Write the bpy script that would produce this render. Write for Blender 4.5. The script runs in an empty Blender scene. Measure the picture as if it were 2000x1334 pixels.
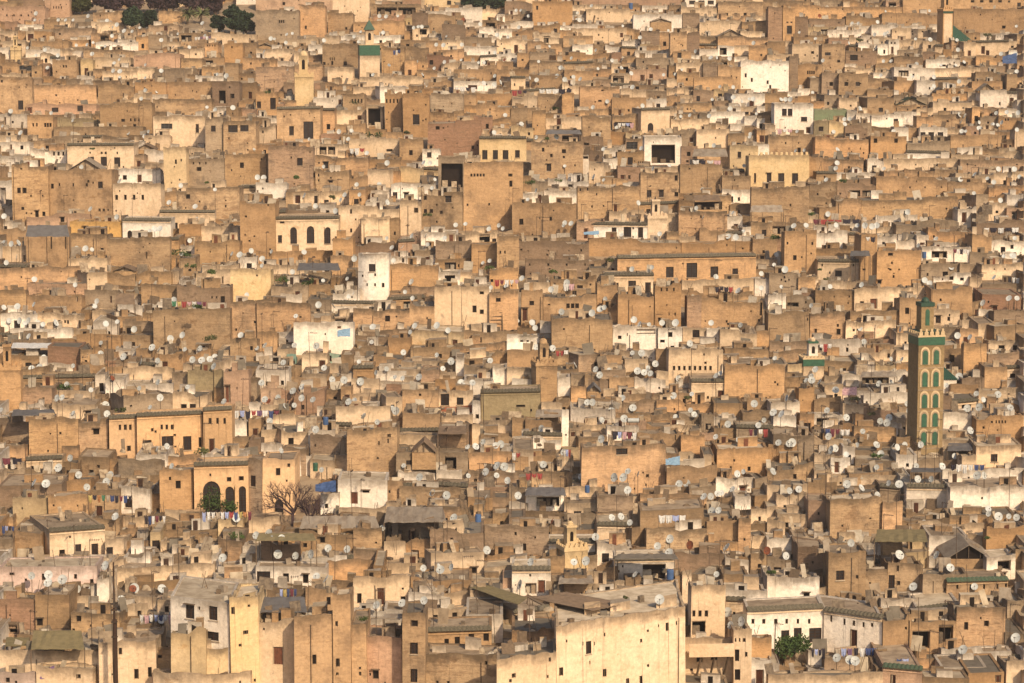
HOUSE_DATA = """
0 88 12 46 p r:5,12,28,3,4,14 L:wide_pinkish_fortress_wall_at_the_top_left_corner
88 136 -6 34 p r:4,104,12,2,5,5 Y:8
182 242 24 46 o n
310 356 21 44 t n
0 34 42 58 p n
51 67 60 82 c d:54,66,12,13 D:4
0 20 92 122 w d:2,110,8,12
62 134 80 105 o n
100 180 55 74 g
150 178 43 58 g
0 64 124 144 o w:40,128,25,10
80 99 104 124 c
135 163 99 110 w n
187 270 81 98 w n
103 150 117 152 o r:2,123,127,3,5,5 
163 260 95 114 t n
183 255 112 140 c
262 352 104 144 p n Y:3
354 395 114 142 t n
200 268 138 156 c n
290 350 47 66 g d:320,50,8,12
400 426 83 112 o r:4,404,87,2,4,5
438 474 84 124 o w:452,90,3,4
440 466 122 156 t n
0 64 150 226 o w:36,196,10,18 w:3,156,4,5
66 188 165 203 o w:108,184,3,4 w:150,194,3,3
52 188 203 224 p w:101,210,13,9 w:151,206,11,11 d:50,209,10,12
192 262 164 200 t n
264 325 160 197 o n
327 414 160 195 o w:375,176,2,3 n
415 468 158 207 m i:428,176,13,26 w:451,183,7,9
196 297 200 262 t w:237,232,7,6 r:3,254,231,3,6,8 w:260,242,6,8 w:275,248,3,3
299 414 193 226 t n Y:2
300 402 226 286 c w:383,242,6,17 w:315,241,22,10 w:353,256,2,2 L:cream_house_with_one_tall_slit_and_a_tan_panel
402 436 228 302 g w:413,245,9,12
437 500 236 302 t w:447,244,18,14 w:470,244,16,12
0 52 222 249 w d:8,228,4,18 w:23,236,4,5
54 104 224 270 o r:2,64,240,3,7,7 r:3,87,240,4,8,5
110 190 230 248 b n
105 280 247 273 t n
132 262 281 331 c w:175,296,3,4 r:2,198,296,3,5,7 w:228,296,3,5 w:172,306,12,10 w:197,306,12,18 w:223,307,12,19 e L:long_cream_house_with_tiled_eave_above_a_grey_gabled_shed
282 334 264 292 c w:302,284,10,9
320 364 286 371 y w:342,311,4,9 w:353,310,3,5 
366 440 310 362 g r:3,377,316,3,5,12 w:385,326,9,8
440 520 300 362 t w:469,317,8,11
0 58 276 302 w d:20,282,4,10 w:40,284,6,8
60 130 286 320 w d:76,278,9,14 w:88,290,6,6 r:3,104,296,4,8,9
500 584 19 79 g r:3,545,39,3,6,4 Y:-3
586 636 9 72 o w:596,50,4,7
500 650 -20 20 p w:552,4,5,6
640 690 25 66 t w:674,53,4,5
650 722 -10 42 c n
724 822 8 32 t i:737,14,38,14 i:778,14,34,14
822 926 -15 13 y w:873,1,8,8 w:900,1,8,8
726 790 28 42 k n
690 790 40 68 o w:700,48,2,3
805 836 24 64 m n Y:-12
836 906 27 62 t w:890,38,3,3
986 1038 2 32 m n
863 908 47 92 m n
936 1000 52 76 w n
906 960 72 90 g n
546 622 73 94 c n
500 575 95 120 c n
630 705 85 130 t r:3,644,112,2,6,4 w:647,119,4,8 w:671,120,7,8 w:631,121,5,6
745 790 88 142 t w:775,94,7,9
782 836 90 127 t n
500 574 130 178 m n
500 554 160 174 w n
500 540 178 224 o w:528,191,11,22 w:502,198,8,13
541 626 210 276 o w:565,246,9,18 w:593,237,19,34 e L:brown-ochre_house_with_tall_dark_shutter_below_a_cream_minaret
627 654 213 258 o w:638,242,7,11 e Y:6
640 690 132 162 c w:657,151,8,8 f
702 826 150 168 c n
630 692 160 182 t n
612 668 185 212 w d:661,194,6,9
670 712 183 222 t r:4,687,193,3,8,6
752 785 180 256 o r:4,754,193,3,8,7 w:754,232,3,2
655 714 215 243 c d:698,225,8,14
655 714 242 270 o n
716 748 206 250 c i:719,211,24,34
787 838 182 268 o w:806,223,13,20
842 905 182 232 g n
836 940 234 302 k w:851,246,8,7 w:921,284,5,7 w:838,285,5,5
930 1000 202 242 o n
886 966 135 157 o n
886 970 158 177 w d:914,166,18,8
862 930 186 214 o n
930 1000 182 206 o w:948,182,4,6
936 1028 268 314 y r:3,942,293,10,18,20.5 w:1006,293,9,15 r:3,945,286,2,2,20.5 e Y:4 L:pale_yellow_house_with_a_row_of_dark_windows
525 612 284 372 m w:581,308,11,15 w:568,305,3,4
612 680 281 312 c i:624,286,14,16 i:641,286,14,16 f
682 780 270 306 c w:755,291,12,5
780 826 270 312 t w:799,293,7,10
616 720 302 342 t w:632,316,9,13 w:622,316,3,4
825 860 290 326 w w:834,297,9,10
856 908 304 376 g i:862,318,42,48 D:5 L:house_with_one_huge_open_dark_bay_of_shelves
1040 1118 2 48 o w:1047,11,4,8
1145 1230 17 42 c w:1160,30,3,4
1120 1330 -12 18 p n
1237 1332 28 64 w w:1288,32,3,3 w:1263,52,2,2 D:6 L:long_white_house_with_a_faint_gable_near_the_top
1333 1366 25 66 m n Y:-14
1330 1400 11 32 c n
1338 1398 -10 12 w r:3,1346,1,12,7,18
1402 1490 3 32 t r:4,1416,25,6,6,18
1366 1448 40 68 c w:1376,66,6,4
1449 1500 40 70 t n
1116 1224 55 82 c d:1211,64,6,9
1118 1200 47 57 w n
1252 1288 60 97 m n Y:-18
1288 1308 62 97 o w:1295,81,6,9
1309 1341 60 124 o w:1316,74,2,3
1341 1366 62 102 m n Y:-14
1215 1250 76 92 w w:1247,85,4,3
1182 1210 88 102 w n
1240 1312 95 112 w w:1285,102,3,4 w:1296,105,7,4
1314 1350 100 126 o w:1323,102,8,12
1402 1500 70 94 t n
1446 1540 118 180 w w:1454,143,4,8 w:1466,152,4,8 w:1497,157,4,7 w:1502,166,4,8 D:7 L:large_blank_white_house_with_tiny_windows
1373 1402 122 152 m n Y:-14
1402 1447 125 182 o n
1320 1372 122 150 c n
1355 1430 150 184 o n
1035 1085 102 117 g n f
1030 1098 80 104 o n
1100 1158 70 97 o n
1132 1210 168 210 o w:1174,175,4,3 w:1168,195,7,4
1212 1262 172 192 c n
1195 1262 190 226 o w:1226,213,4,5
1000 1049 186 216 c n
1050 1098 183 217 t w:1064,208,2,3
1098 1121 180 232 o n
1252 1308 212 257 c a:1265,240,11,17 e Y:14 S L:cream_cube_house_with_one_arched_door_and_dark_eave
1066 1136 228 253 c d:1087,230,9,18
1066 1135 252 277 m i:1068,254,66,8 i:1098,264,20,12
1040 1066 215 262 t w:1006,250,3,5
1137 1192 225 284 t n
1196 1251 222 254 t i:1200,238,34,13
1386 1455 218 240 w n
1310 1386 232 252 c n
1360 1424 252 287 c r:3,1372,262,2,2,16
1330 1360 256 284 g d:1346,268,9,15
1258 1331 268 322 w i:1272,282,46,37 f L:white_house_with_large_grey_grille_window
1222 1257 270 297 t w:1223,277,22,14
1205 1258 296 324 t w:1214,307,6,15 w:1226,307,10,15 r:3,1246,315,2,8,4
1037 1138 276 348 t w:1058,288,5,8 w:1074,300,5,7 w:1097,291,8,8 w:1067,320,9,14 w:1099,304,4,5
1110 1150 300 342 w w:1141,296,10,14
1425 1480 283 332 y w:1440,296,7,12 w:1462,300,6,9
1462 1580 302 364 y w:1472,338,4,19 w:1497,338,9,20 w:1519,338,12,21 w:1547,338,11,21 cr L:large_yellow_house_with_four_dark_red_doors
1530 1762 10 38 o r:3,1625,8,14,2,48 Y:-2
1763 2000 -20 22 o r:4,1895,0,7,5,18 w:1986,5,7,8 w:1968,1,4,4 L:high_ochre_fortress_wall_with_square_windows_at_top_right
1862 2000 17 62 o w:1957,50,7,6 n
1500 1527 12 78 m n
1528 1552 15 78 o w:1536,50,10,16 w:1535,42,4,3 w:1543,42,4,3
1553 1578 32 72 m n Y:-14
1580 1650 35 58 m n
1652 1720 30 57 t n
1722 1830 25 57 o n
1616 1682 58 72 w n
1742 1828 55 74 c r:2,1780,60,3,3,20
1676 1734 83 107 w w:1707,93,7,11 w:1725,97,4,8
1735 1756 77 107 w r:2,1739,82,3,4,7 d:1740,91,5,14
1547 1604 85 123 c w:1584,100,5,5 w:1571,106,3,3
1605 1650 85 142 t w:1611,102,11,6 w:1635,117,6,5
1651 1712 100 127 m w:1660,107,15,11 f
1558 1604 125 170 o r:4,1576,138,3,7,4
1541 1558 110 176 m n Y:-14
1605 1637 142 184 m w:1620,160,7,8
1638 1695 143 187 t w:1649,160,7,8 w:1671,160,8,8
1582 1603 152 182 g n f
1808 1876 115 132 w w:1835,126,12,4 w:1853,124,4,5
1825 1890 132 150 c n
1905 1965 140 162 t n
1820 1897 180 197 o n
1950 1998 225 252 o r:2,1962,231,3,5,5
1512 1588 203 262 w w:1527,212,9,14 w:1538,212,9,14 w:1564,228,12,9 d:1574,248,9,12 f L:white_house_with_paired_dark_shutters_beside_the_green_wall
1590 1654 214 233 G n f L:bright_green_wall_of_a_rooftop_room
1590 1618 235 267 b w:1599,247,9,9
1619 1664 235 267 y d:1623,257,7,7
1672 1700 222 238 w r:2,1680,229,3,3,10
1702 1780 222 248 w w:1730,230,3,3 w:1745,232,9,10 w:1765,234,12,9
1650 1694 244 275 m w:1650,260,16,6
1796 1850 248 276 w w:1797,258,10,16 w:1813,258,11,16 w:1831,258,11,16 L:white_house_with_three_tall_dark_doors
1700 1770 266 307 o w:1706,270,7,9 w:1746,270,7,9
1771 1855 274 307 g n
1856 1955 263 300 o n
1858 2000 296 311 c n
1500 1590 262 302 t w:1558,288,6,10 
1592 1696 266 312 o w:1657,288,2,4 w:1679,288,2,4
1725 1875 309 330 c n
1875 2000 312 335 g n
0 24 352 398 w i:0,366,10,25 Y:-6
25 96 318 440 t w:35,366,7,11 w:46,366,7,11 w:42,404,6,6 w:69,411,7,14 w:83,413,6,9 w:60,380,3,4 w:83,380,3,4
97 220 330 432 o w:101,358,5,10 w:116,357,3,6 w:143,357,3,7 w:169,357,3,7 w:193,354,8,13 r:2,194,407,3,6,8 L:wide_ochre_house_of_many_slit_windows_beside_teal_terrace
221 315 357 432 c r:4,226,380,5,10,17 L:cream_house_with_four_equal_small_windows
222 314 329 357 w d:268,341,9,15 w:240,342,8,9 D:4 L:white_rooftop_room_with_a_teal_wall
262 306 333 354 T n z:2 D:2
52 176 416 442 p w:118,424,8,10
137 238 432 466 Y w:163,442,9,11 w:188,449,3,9 d:205,441,4,21 w:214,444,2,4 L:bright_orange_low_house
240 334 428 472 w a:249,450,10,17 a:272,448,12,15 e L:white_house_with_two_arched_doorways
52 136 440 522 o w:100,462,3,24 w:128,462,3,24
0 52 446 482 o d:35,462,9,12
136 209 456 503 t w:197,484,6,5
210 333 461 533 t w:286,492,3,13 w:280,480,2,4
312 420 412 448 c e w:335,435,12,14
345 468 366 428 t w:364,379,8,9 w:440,400,3,5
350 392 438 472 o n
393 466 441 470 c r:3,412,437,2,4,12
469 538 391 497 o w:480,420,3,4 w:485,468,4,4 Y:4
380 468 468 514 t w:410,490,2,3
0 62 480 514 c d:46,498,4,12
0 166 521 568 o n
168 210 502 546 c n
208 264 532 568 t n
266 335 530 566 t n
306 352 500 526 o d:343,503,4,17
376 450 525 557 c w:380,533,3,10 w:411,540,3,12 d:433,540,4,14
450 529 524 586 y n L:plain_strong_yellow_block
276 346 555 602 t n
346 450 555 606 m w:413,578,3,5 w:422,578,3,5 w:431,578,8,15
165 232 566 603 g d:214,577,5,14
0 52 565 612 t n
54 160 574 612 o d:149,577,4,12
180 232 605 628 c n
300 450 602 682 t w:340,625,2,3 Y:4
240 312 626 662 g n
20 142 641 660 w n
150 236 652 688 o n
450 532 584 668 t n
500 560 356 392 w d:500,371,4,16 w:512,366,3,4
562 622 376 406 c d:576,381,11,16 w:614,382,7,15
537 662 424 490 c a:567,443,13,33 a:599,441,15,34 a:634,443,12,33 w:547,430,9,6 w:543,459,8,15 e L:cream_house_with_three_tall_arched_windows
572 616 346 372 t r:2,575,358,4,4,11
616 682 330 372 t w:621,339,3,6 w:642,352,8,5
662 780 402 470 c w:684,408,4,9 w:684,446,4,8 n
706 762 424 487 c n Y:10
762 780 424 486 t w:769,452,4,7 n
724 764 370 391 w d:719,377,7,10
764 820 358 391 w w:767,375,9,13 w:789,376,9,11 L:white_rooftop_room_with_two_blue_windows
781 822 391 467 c r:3,809,405,2,10,3
823 904 374 452 t w:829,376,5,14 w:870,382,12,13 w:828,408,5,8 w:840,408,6,8 w:860,411,5,7
906 1022 315 447 o r:5,919,338,4,6,6 r:3,993,338,2,6,3 w:912,397,3,5 w:955,396,3,5 w:995,352,5,12 Y:7 L:tall_ochre_house_with_a_row_of_five_niches_high_up
650 690 462 523 o n
692 770 472 502 m n
500 648 490 514 o n
700 760 495 588 w w:722,513,12,15 r:2,717,551,3,6,15 w:747,551,5,9 bu:1.3 n L:round_white_tower_house
761 850 497 518 w w:785,504,4,9 d:830,493,9,18 w:768,506,2,5
761 856 515 578 o n
851 920 470 522 m n
921 970 476 532 o n
971 1014 460 542 t w:976,489,3,6 w:985,489,3,6
849 955 558 642 c w:923,596,8,14 w:937,568,7,6 w:938,604,7,9 L:big_plain_cream_house_beside_a_timber_ladder
956 1012 566 643 o w:969,581,9,8
956 1012 522 562 o w:951,545,6,6
502 606 590 672 t n
548 590 573 592 w n
650 702 565 602 w n
574 690 628 690 w d:659,636,7,5 w:634,650,3,4 L:white_terrace_house_with_a_blue_cloth
690 800 602 644 t w:752,616,10,12
800 850 592 642 o n
1000 1126 396 462 o w:1014,427,8,12 w:1073,423,5,8 w:1053,424,2,4
1000 1060 376 400 w d:1050,380,8,16
1062 1127 372 398 w w:1074,366,15,10
1128 1250 362 432 t w:1132,367,3,6 w:1146,366,3,6 w:1177,400,3,4
1165 1253 355 378 w w:1188,356,2,3 w:1213,357,2,3 n
1251 1326 336 396 t w:1263,371,9,14 w:1287,371,9,14 w:1317,342,6,11 w:1317,375,8,9
1328 1410 318 374 t w:1350,340,2,2
1410 1466 342 378 t n
1352 1428 376 418 t i:1355,393,55,17
1467 1580 363 432 t n
1224 1258 410 432 c w:1241,419,9,9
1152 1265 436 468 w w:1195,444,9,20 w:1218,443,15,20 w:1247,444,9,20 e L:white_row_house_under_a_dark_overhang
1190 1224 405 440 c n
1150 1330 467 502 o w:1320,482,2,4
1331 1480 470 502 o d:1338,459,8,12
1325 1420 412 462 t n
1402 1472 458 472 w n
1206 1476 499 550 o w:1300,521,15,21 w:1340,513,21,29 w:1387,520,15,21 w:1430,524,11,16 e L:long_ochre_house_with_four_dark_shuttered_windows
1179 1277 535 575 c w:1199,552,9,16 w:1227,548,15,24 w:1260,551,11,21 e
1207 1258 512 532 w w:1226,513,10,9
1207 1277 574 636 o w:1268,597,3,3
1279 1330 553 636 o r:3,1290,561,2,7,12 w:1285,620,8,9 r:2,1306,610,2,6,12
1166 1206 552 614 o n
1075 1165 540 574 t w:1103,558,11,14 w:1127,557,11,14 d:1081,552,3,22
1061 1165 575 628 o w:1070,593,5,3 r:3,1106,592,7,10,9
1018 1060 566 636 o w:1034,587,9,9 d:1013,601,11,26
1000 1150 470 506 m r:3,1030,488,2,3,40
1026 1150 506 545 m r:4,1033,514,3,5,36
1332 1476 545 578 c n
1370 1490 582 644 o w:1430,560,3,3 w:1487,580,4,36
1342 1370 577 642 m n
1425 1466 608 636 w r:2,1432,616,2,4,15
1197 1284 638 682 w i:1243,640,37,12 w:1207,655,7,7 w:1224,650,2,6 L:white_house_with_a_dark_covered_loggia
1285 1332 640 684 w w:1305,648,8,10 w:1289,663,9,6 w:1309,675,8,5
1333 1380 640 670 c w:1352,643,14,16
1380 1406 640 672 w w:1395,659,4,4
1077 1196 620 692 t w:1100,640,3,4
1055 1076 627 657 w r:4,1063,630,2,4,0
990 1054 652 682 w w:1016,664,5,4 w:1028,664,5,4
1581 1634 355 398 t n
1635 1710 356 388 m i:1658,371,22,13 i:1684,371,20,13
1711 1850 345 383 o w:1805,364,3,3 w:1837,364,3,3
1851 1930 355 382 o n
1931 2000 362 388 o n
1682 1870 385 428 t w:1725,403,2,3
1632 1682 387 432 t w:1650,420,2,3
1600 1632 405 435 o w:1616,420,3,3
1710 1792 420 440 w w:1748,432,8,6
1582 1660 440 458 t n
1574 1655 450 482 w w:1583,473,6,6
1532 1594 450 536 o w:1549,498,7,10 w:1584,472,4,6 L:ochre_cube_house_with_one_small_window
1592 1680 485 513 t w:1637,499,6,3
1597 1678 508 547 c w:1631,528,13,12 w:1604,515,3,5 w:1665,515,3,5 w:1619,530,3,5 e
1681 1712 456 556 o w:1667,493,8,8 w:1685,491,5,6 w:1685,524,6,4
1712 1798 488 558 o w:1734,493,9,6 w:1737,524,3,4 w:1754,524,3,4 w:1743,537,4,6 w:1712,547,8,8
1812 1898 445 484 o n
1800 1896 482 511 w i:1820,490,30,14
1820 1896 532 558 w w:1854,539,8,8 w:1875,542,7,6
1936 2000 470 504 w w:1954,482,9,12 w:1973,478,6,8
1906 2000 430 472 m n
1898 1936 456 512 o n
1917 2000 512 552 c w:1940,524,3,3
1502 1558 532 582 g r:2,1524,544,3,4,15
1559 1592 540 584 o n
1500 1535 575 606 w w:1510,592,9,6
1536 1588 576 604 g i:1537,590,22,9
1500 1580 607 664 t w:1590,620,3,6
1582 1650 608 660 t w:1591,642,5,8 w:1634,642,8,12
1592 1668 566 604 t r:2,1628,577,2,4,30
1668 1735 562 606 c w:1680,588,7,14 d:1699,583,14,20 w:1673,573,2,2 Y:8 L:cream_house_with_a_pale_tiled_parapet_and_grey_door
1660 1755 606 645 t n
1756 1798 580 645 o w:1767,600,8,13
1818 1898 558 622 o n
1941 2000 606 645 m n
1911 1938 604 628 w w:1921,616,4,7
1652 1750 626 660 c d:1654,660,11,10
42 186 734 758 o n Y:6 e
45 102 757 802 m n
84 142 710 724 w n
206 240 715 748 o n
160 206 705 732 o n
241 338 716 748 c n
336 366 725 764 g n Y:-10
367 434 722 772 b n
438 486 722 796 p d:426,752,9,34 w:462,755,2,5 Y:6
0 56 817 872 m n Y:-10
58 154 816 897 t n
155 212 816 892 t w:183,836,12,12 w:203,855,3,3
214 268 812 893 O r:3,233,828,5,11,10 w:249,870,7,11 e Y:20 D:3.5 R:roof_tan
268 396 806 888 O r:3,314,828,5,10,10 w:279,859,16,30 w:316,851,22,32 w:359,851,15,28 w:392,853,6,20 e Y:18 D:4 R:roof_tan L:orange_palace_with_three_big_dark_grilled_windows
398 454 796 884 O r:3,409,815,5,12,14 d:408,856,12,27 e Y:16 D:3.5 R:roof_tan
313 378 915 1012 o w:344,937,10,16 w:349,995,8,12 Y:10
232 316 895 945 g n
380 486 903 1012 O a:397,938,34,70 a:441,949,17,58 a:467,948,14,58 w:444,930,9,9 w:468,928,9,9 e Y:10 D:5 R:roof_tan L:orange_arcaded_courtyard_with_one_large_horseshoe_arch
487 513 895 1008 m w:491,927,9,22 n Y:-25
514 578 892 1006 O w:540,912,9,15 a:538,975,17,30 n Y:14
0 50 868 908 o w:20,893,12,12
0 50 915 942 c n
26 94 970 1034 y w:51,1023,10,6
95 172 965 1034 o n
455 482 820 852 w n
500 548 688 712 w w:506,698,11,5 w:533,698,11,10
560 578 692 712 T d:569,702,7,9 D:3
590 640 690 728 c d:623,703,13,17
641 666 690 708 T w:641,692,5,14 D:3
688 729 694 714 w w:722,701,5,10
730 790 695 718 o n
500 565 722 758 w w:519,745,14,9 w:549,743,6,9 f
510 550 757 802 p n
733 794 724 743 w f
575 626 735 764 o n
686 740 740 774 c n
755 786 750 772 k n
850 890 740 772 o n
786 856 760 804 o w:818,768,5,5
857 924 762 796 c w:861,768,16,24 w:892,776,13,15 
858 924 793 812 R n D:2 z:3 L:red_brick_balcony_wall_below_two_dark_openings
938 1000 765 818 t w:960,793,12,14 w:963,778,3,4
787 860 806 848 o n
862 923 810 840 c n
656 762 792 850 c n
520 600 808 836 c n
600 656 808 838 g i:628,812,20,16
606 677 848 910 m n Y:-24 D:8
678 776 835 935 t w:757,855,3,9 w:740,860,2,8 n Y:26 D:8 L:tall_tan_corner_house_with_rising_parapet
778 855 848 890 c n
856 914 842 902 t f
916 1000 882 918 o n
575 608 890 928 w d:587,893,10,16
660 756 936 990 w w:708,957,14,5 d:685,960,14,24 f L:low_white_house_with_grey_door_beside_blue_tarpaulin
757 786 938 980 o w:757,957,4,6
730 775 910 934 w w:764,914,10,12
777 850 918 944 w n
852 902 915 942 w n
780 900 950 986 t n
1000 1038 740 774 w n
1089 1114 738 778 w n
1115 1143 730 760 g n
1115 1145 755 794 o w:1123,758,3,3
1172 1214 692 734 o n
1220 1266 700 738 c n
1306 1412 680 750 c r:8,1314,714,5,9,10.2 L:cream_house_with_a_row_of_eight_small_windows
1281 1305 680 724 o r:4,1288,683,2,4,4
1415 1500 680 722 t n
1415 1532 712 784 o w:1474,756,2,2
1190 1238 736 768 o r:2,1206,752,3,7,16
1146 1188 738 768 m n
1239 1300 738 766 w n
1300 1350 748 764 w n
1350 1447 742 783 c d:1401,762,13,17 w:1358,774,11,4 e L:cream_house_with_one_square_dark_door_and_tiled_eave
940 1056 762 818 b w:1008,790,18,5 e
1057 1098 786 820 c n
1097 1111 797 870 w w:1104,847,3,4 D:2 n L:tall_thin_white_pillar_wall
1146 1198 782 794 w n
1200 1290 780 806 g n
1282 1395 780 808 o n
1000 1024 815 852 t n
1026 1096 820 857 o n
1001 1040 852 876 w w:1008,858,8,4
1041 1096 850 878 w n
1112 1132 835 870 g d:1114,837,11,15
1136 1300 868 965 o w:1203,874,22,12 n L:wide_blank_ochre_wall_with_one_grey_panel
1185 1248 832 872 w i:1194,842,44,10
1245 1328 845 884 o w:1318,848,2,12
1330 1376 850 897 o n
1300 1352 830 850 c n
1302 1400 910 965 o n
1400 1500 874 930 o w:1460,911,6,9
1000 1084 890 920 o n
1088 1120 890 934 c n
1026 1102 955 994 w i:1048,970,45,20
1104 1180 950 980 c n
1166 1236 966 1014 m n
1250 1380 965 1004 o n
1435 1466 968 1004 w n
1842 1880 680 722 o w:1854,693,10,15
1881 1926 667 744 o n
1928 1990 685 733 m n
1930 1998 665 686 c w:1950,674,12,9 w:1978,674,9,10
1660 1750 680 704 c w:1683,689,9,10 w:1733,690,5,9
1615 1660 680 704 o n
1500 1600 680 706 t n
1645 1775 724 758 w i:1684,736,52,14
1500 1612 745 768 t n
1560 1590 757 804 o w:1567,780,2,3
1686 1778 766 802 w n
1590 1642 775 808 t n
1505 1562 785 823 w n
1650 1752 800 824 k n
1510 1555 812 846 w w:1533,832,7,10
1668 1750 832 870 o n
1842 1904 805 852 w n
1911 2000 755 788 c w:1968,768,4,3
1856 1910 750 778 o n
1906 1998 810 868 o r:4,1943,820,3,6,6 w:1918,832,4,5 w:1946,838,3,3
1842 1880 868 898 c w:1862,872,4,6
1622 1660 893 928 w d:1629,901,10,22 L:small_white_rooftop_room_with_brown_door
1500 1556 868 905 o n
1585 1760 926 948 c n
1620 1722 972 1058 t r:3,1659,1040,4,9,10 n L:tan_brick_cube_house_with_three_slits
1723 1762 978 1056 o n Y:12
1778 1838 918 948 m i:1785,920,15,24
1840 2000 915 950 w n L:long_whitewashed_terrace_wall_at_the_right_frame_edge
1770 1850 948 990 w w:1793,975,6,9 e
1855 2000 945 1004 w w:1915,970,4,5 n
1516 1575 960 1004 c w:1530,986,14,12
1576 1634 942 975 t n
98 206 1030 1094 c w:116,1073,11,16 w:147,1062,12,28 w:180,1061,11,30 e Y:22 S D:10 L:cream_house_with_sloping_eave_and_tall_dark_windows_beside_pink_terrace
206 242 1052 1094 c w:207,1068,13,20
0 190 1105 1164 q w:82,1119,8,14 w:145,1120,6,10 w:176,1130,7,14 d:120,1143,10,14 w:19,1117,9,6 f L:pale_pink_house_with_broad_flat_roof
216 420 1104 1145 c n Y:22 D:6
336 450 1166 1358 w w:366,1176,16,28 w:411,1179,16,28 w:405,1230,24,18 Y:-30 f D:9 R:roof_pale L:grey-white_house_with_two_tall_brown_shutters
450 506 1160 1370 y w:453,1180,7,15 w:477,1227,8,8 w:466,1254,6,6 Y:26 D:9 L:tall_yellow_house_with_stained_wall
308 335 1170 1240 c w:322,1179,9,16
336 452 1262 1372 y w:432,1256,12,15 w:380,1290,10,12 Y:4
336 404 1222 1380 y n Y:12 D:2.5
195 306 1180 1214 c w:268,1192,8,12 Y:16
236 306 1218 1262 t n Y:-10
140 234 1196 1262 t w:150,1201,10,12 w:131,1226,5,9 Y:-8
0 70 1168 1236 k n
70 136 1158 1236 t w:72,1207,12,15
0 36 1213 1246 m i:2,1216,34,22
0 194 1268 1345 c w:8,1244,28,24 n Y:-8 L:cream_colonnade_wall_in_front_of_a_grey_tarpaulin
194 306 1250 1360 c w:233,1262,7,14 w:262,1305,9,20 w:289,1301,8,20 Y:12
306 335 1262 1345 t w:305,1266,9,18
320 402 1272 1340 c w:356,1286,11,12 f
72 182 1302 1372 c w:152,1315,7,9
0 70 1312 1368 q w:12,1322,8,10
300 490 1308 1378 c n bu:1.5 L:curved_cream_parapet_at_the_bottom_left
500 640 1106 1146 w w:500,1115,26,22 w:553,1119,12,18 w:592,1121,11,18 f L:low_white_house_with_three_brown_doors_and_flat_grey_roof
640 730 1092 1130 o n Y:8
690 800 1125 1186 c w:698,1158,9,20 d:736,1147,16,34 w:783,1164,9,7 L:stained_cream_house_with_a_dark_red_door
802 920 1122 1172 o n Y:14
576 651 1196 1380 o w:611,1275,8,20 Y:16 D:5 L:broad_ochre_house_with_bare_stained_wall
651 686 1154 1376 o w:657,1283,7,17 w:656,1208,5,11 Y:16 D:6 L:tall_narrow_ochre_stair_tower_beside_a_pipe-hung_pinkish_house
597 652 1146 1205 o w:638,1165,8,16 Y:4 D:4
506 576 1203 1362 c d:534,1260,20,36 w:538,1249,3,3 Y:-4 D:5
686 716 1214 1372 o w:700,1310,4,8
714 785 1240 1365 p w:728,1307,12,18 L:narrow_pinkish_house_with_plumbing_pipes
712 786 1210 1250 w i:752,1211,26,20 w:733,1222,8,11
787 832 1192 1386 t w:804,1206,13,13 w:803,1251,13,23 w:804,1304,11,27 Y:-8 L:narrow_tan_house_with_three_stacked_windows
832 912 1186 1238 c w:845,1200,10,18 w:883,1195,10,18 Y:10
834 960 1226 1300 o w:868,1246,9,24 w:888,1242,10,20 w:915,1236,11,24 w:944,1229,11,22 Y:8 e
832 972 1275 1376 t w:855,1300,3,3 Y:-10 L:low_tan_front_house_with_white_dishes_on_its_edge
585 690 1036 1086 t w:592,1060,8,9 w:625,1048,10,12
510 585 1055 1104 m w:540,1080,3,5
690 746 1030 1092 t n
710 746 1034 1052 c n z:40
840 944 1030 1104 m n Y:12
946 1072 1026 1080 m w:1019,1061,9,15
750 792 1055 1104 c n Y:6
1000 1076 1108 1164 w d:1050,1132,15,26 i:1026,1138,22,22 e L:white_house_with_dark_red_door_and_dish_in_front
1086 1336 1196 1420 c w:1142,1247,10,26 w:1297,1210,6,17 w:1174,1303,7,16 w:1219,1322,6,12 w:1245,1317,5,17 w:1091,1300,6,17 r:2,1135,1248,2,8,22 w:1317,1207,3,8 w:1282,1213,2,6 w:1176,1230,3,8 w:1104,1244,3,6 w:1148,1286,2,8 Y:35 D:12 L:huge_cream_blank-walled_block_at_the_bottom
970 1086 1274 1474 c w:1000,1310,6,9 Y:30 D:6 L:lower_cream_annexe_of_the_blank-walled_block
1000 1084 1222 1330 o a:1002,1266,14,12 n
1332 1350 1112 1190 c r:3,1335,1115,3,6,5 n D:1.2 Y:4
1350 1416 1140 1262 c r:3,1352,1190,6,13,12 i:1351,1211,26,30 Y:10 D:6 L:cream_tower_house_with_large_grilled_window
1338 1432 1243 1330 c w:1364,1244,14,10 w:1383,1242,16,11 w:1360,1274,12,18 w:1388,1270,13,18 D:2.4 Y:4 L:cream_house_with_a_strutted_balcony
1432 1467 1226 1345 c w:1431,1266,9,24 w:1434,1306,11,22 r:3,1433,1243,3,8,9 w:1455,1271,4,10
1417 1456 1168 1222 c w:1431,1194,5,9 e
1467 1506 1242 1312 o n
1416 1462 1090 1124 w n
1412 1462 1120 1168 t n
1200 1318 1088 1140 w i:1255,1100,45,34 w:1207,1112,3,6 e
1318 1414 1080 1118 m n
1380 1440 1016 1078 o n
1442 1466 1010 1084 t w:1452,1050,4,6
1262 1380 1030 1084 t w:1392,1064,7,12
1142 1220 1132 1178 c n
1221 1252 1126 1182 t n
1458 1607 1184 1272 w r:6,1467,1207,5,10,22 w:1525,1230,16,28 w:1550,1225,15,30 w:1580,1225,24,29 e Y:12 D:5 L:white_courtyard_house_with_rows_of_small_square_windows
1608 1722 1194 1282 w w:1621,1200,4,13 w:1647,1206,4,13 w:1666,1210,4,11 w:1684,1213,4,11 d:1660,1228,14,42 Y:-32 e D:6 L:shaded_white_courtyard_wing_with_a_tall_dark_door
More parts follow.
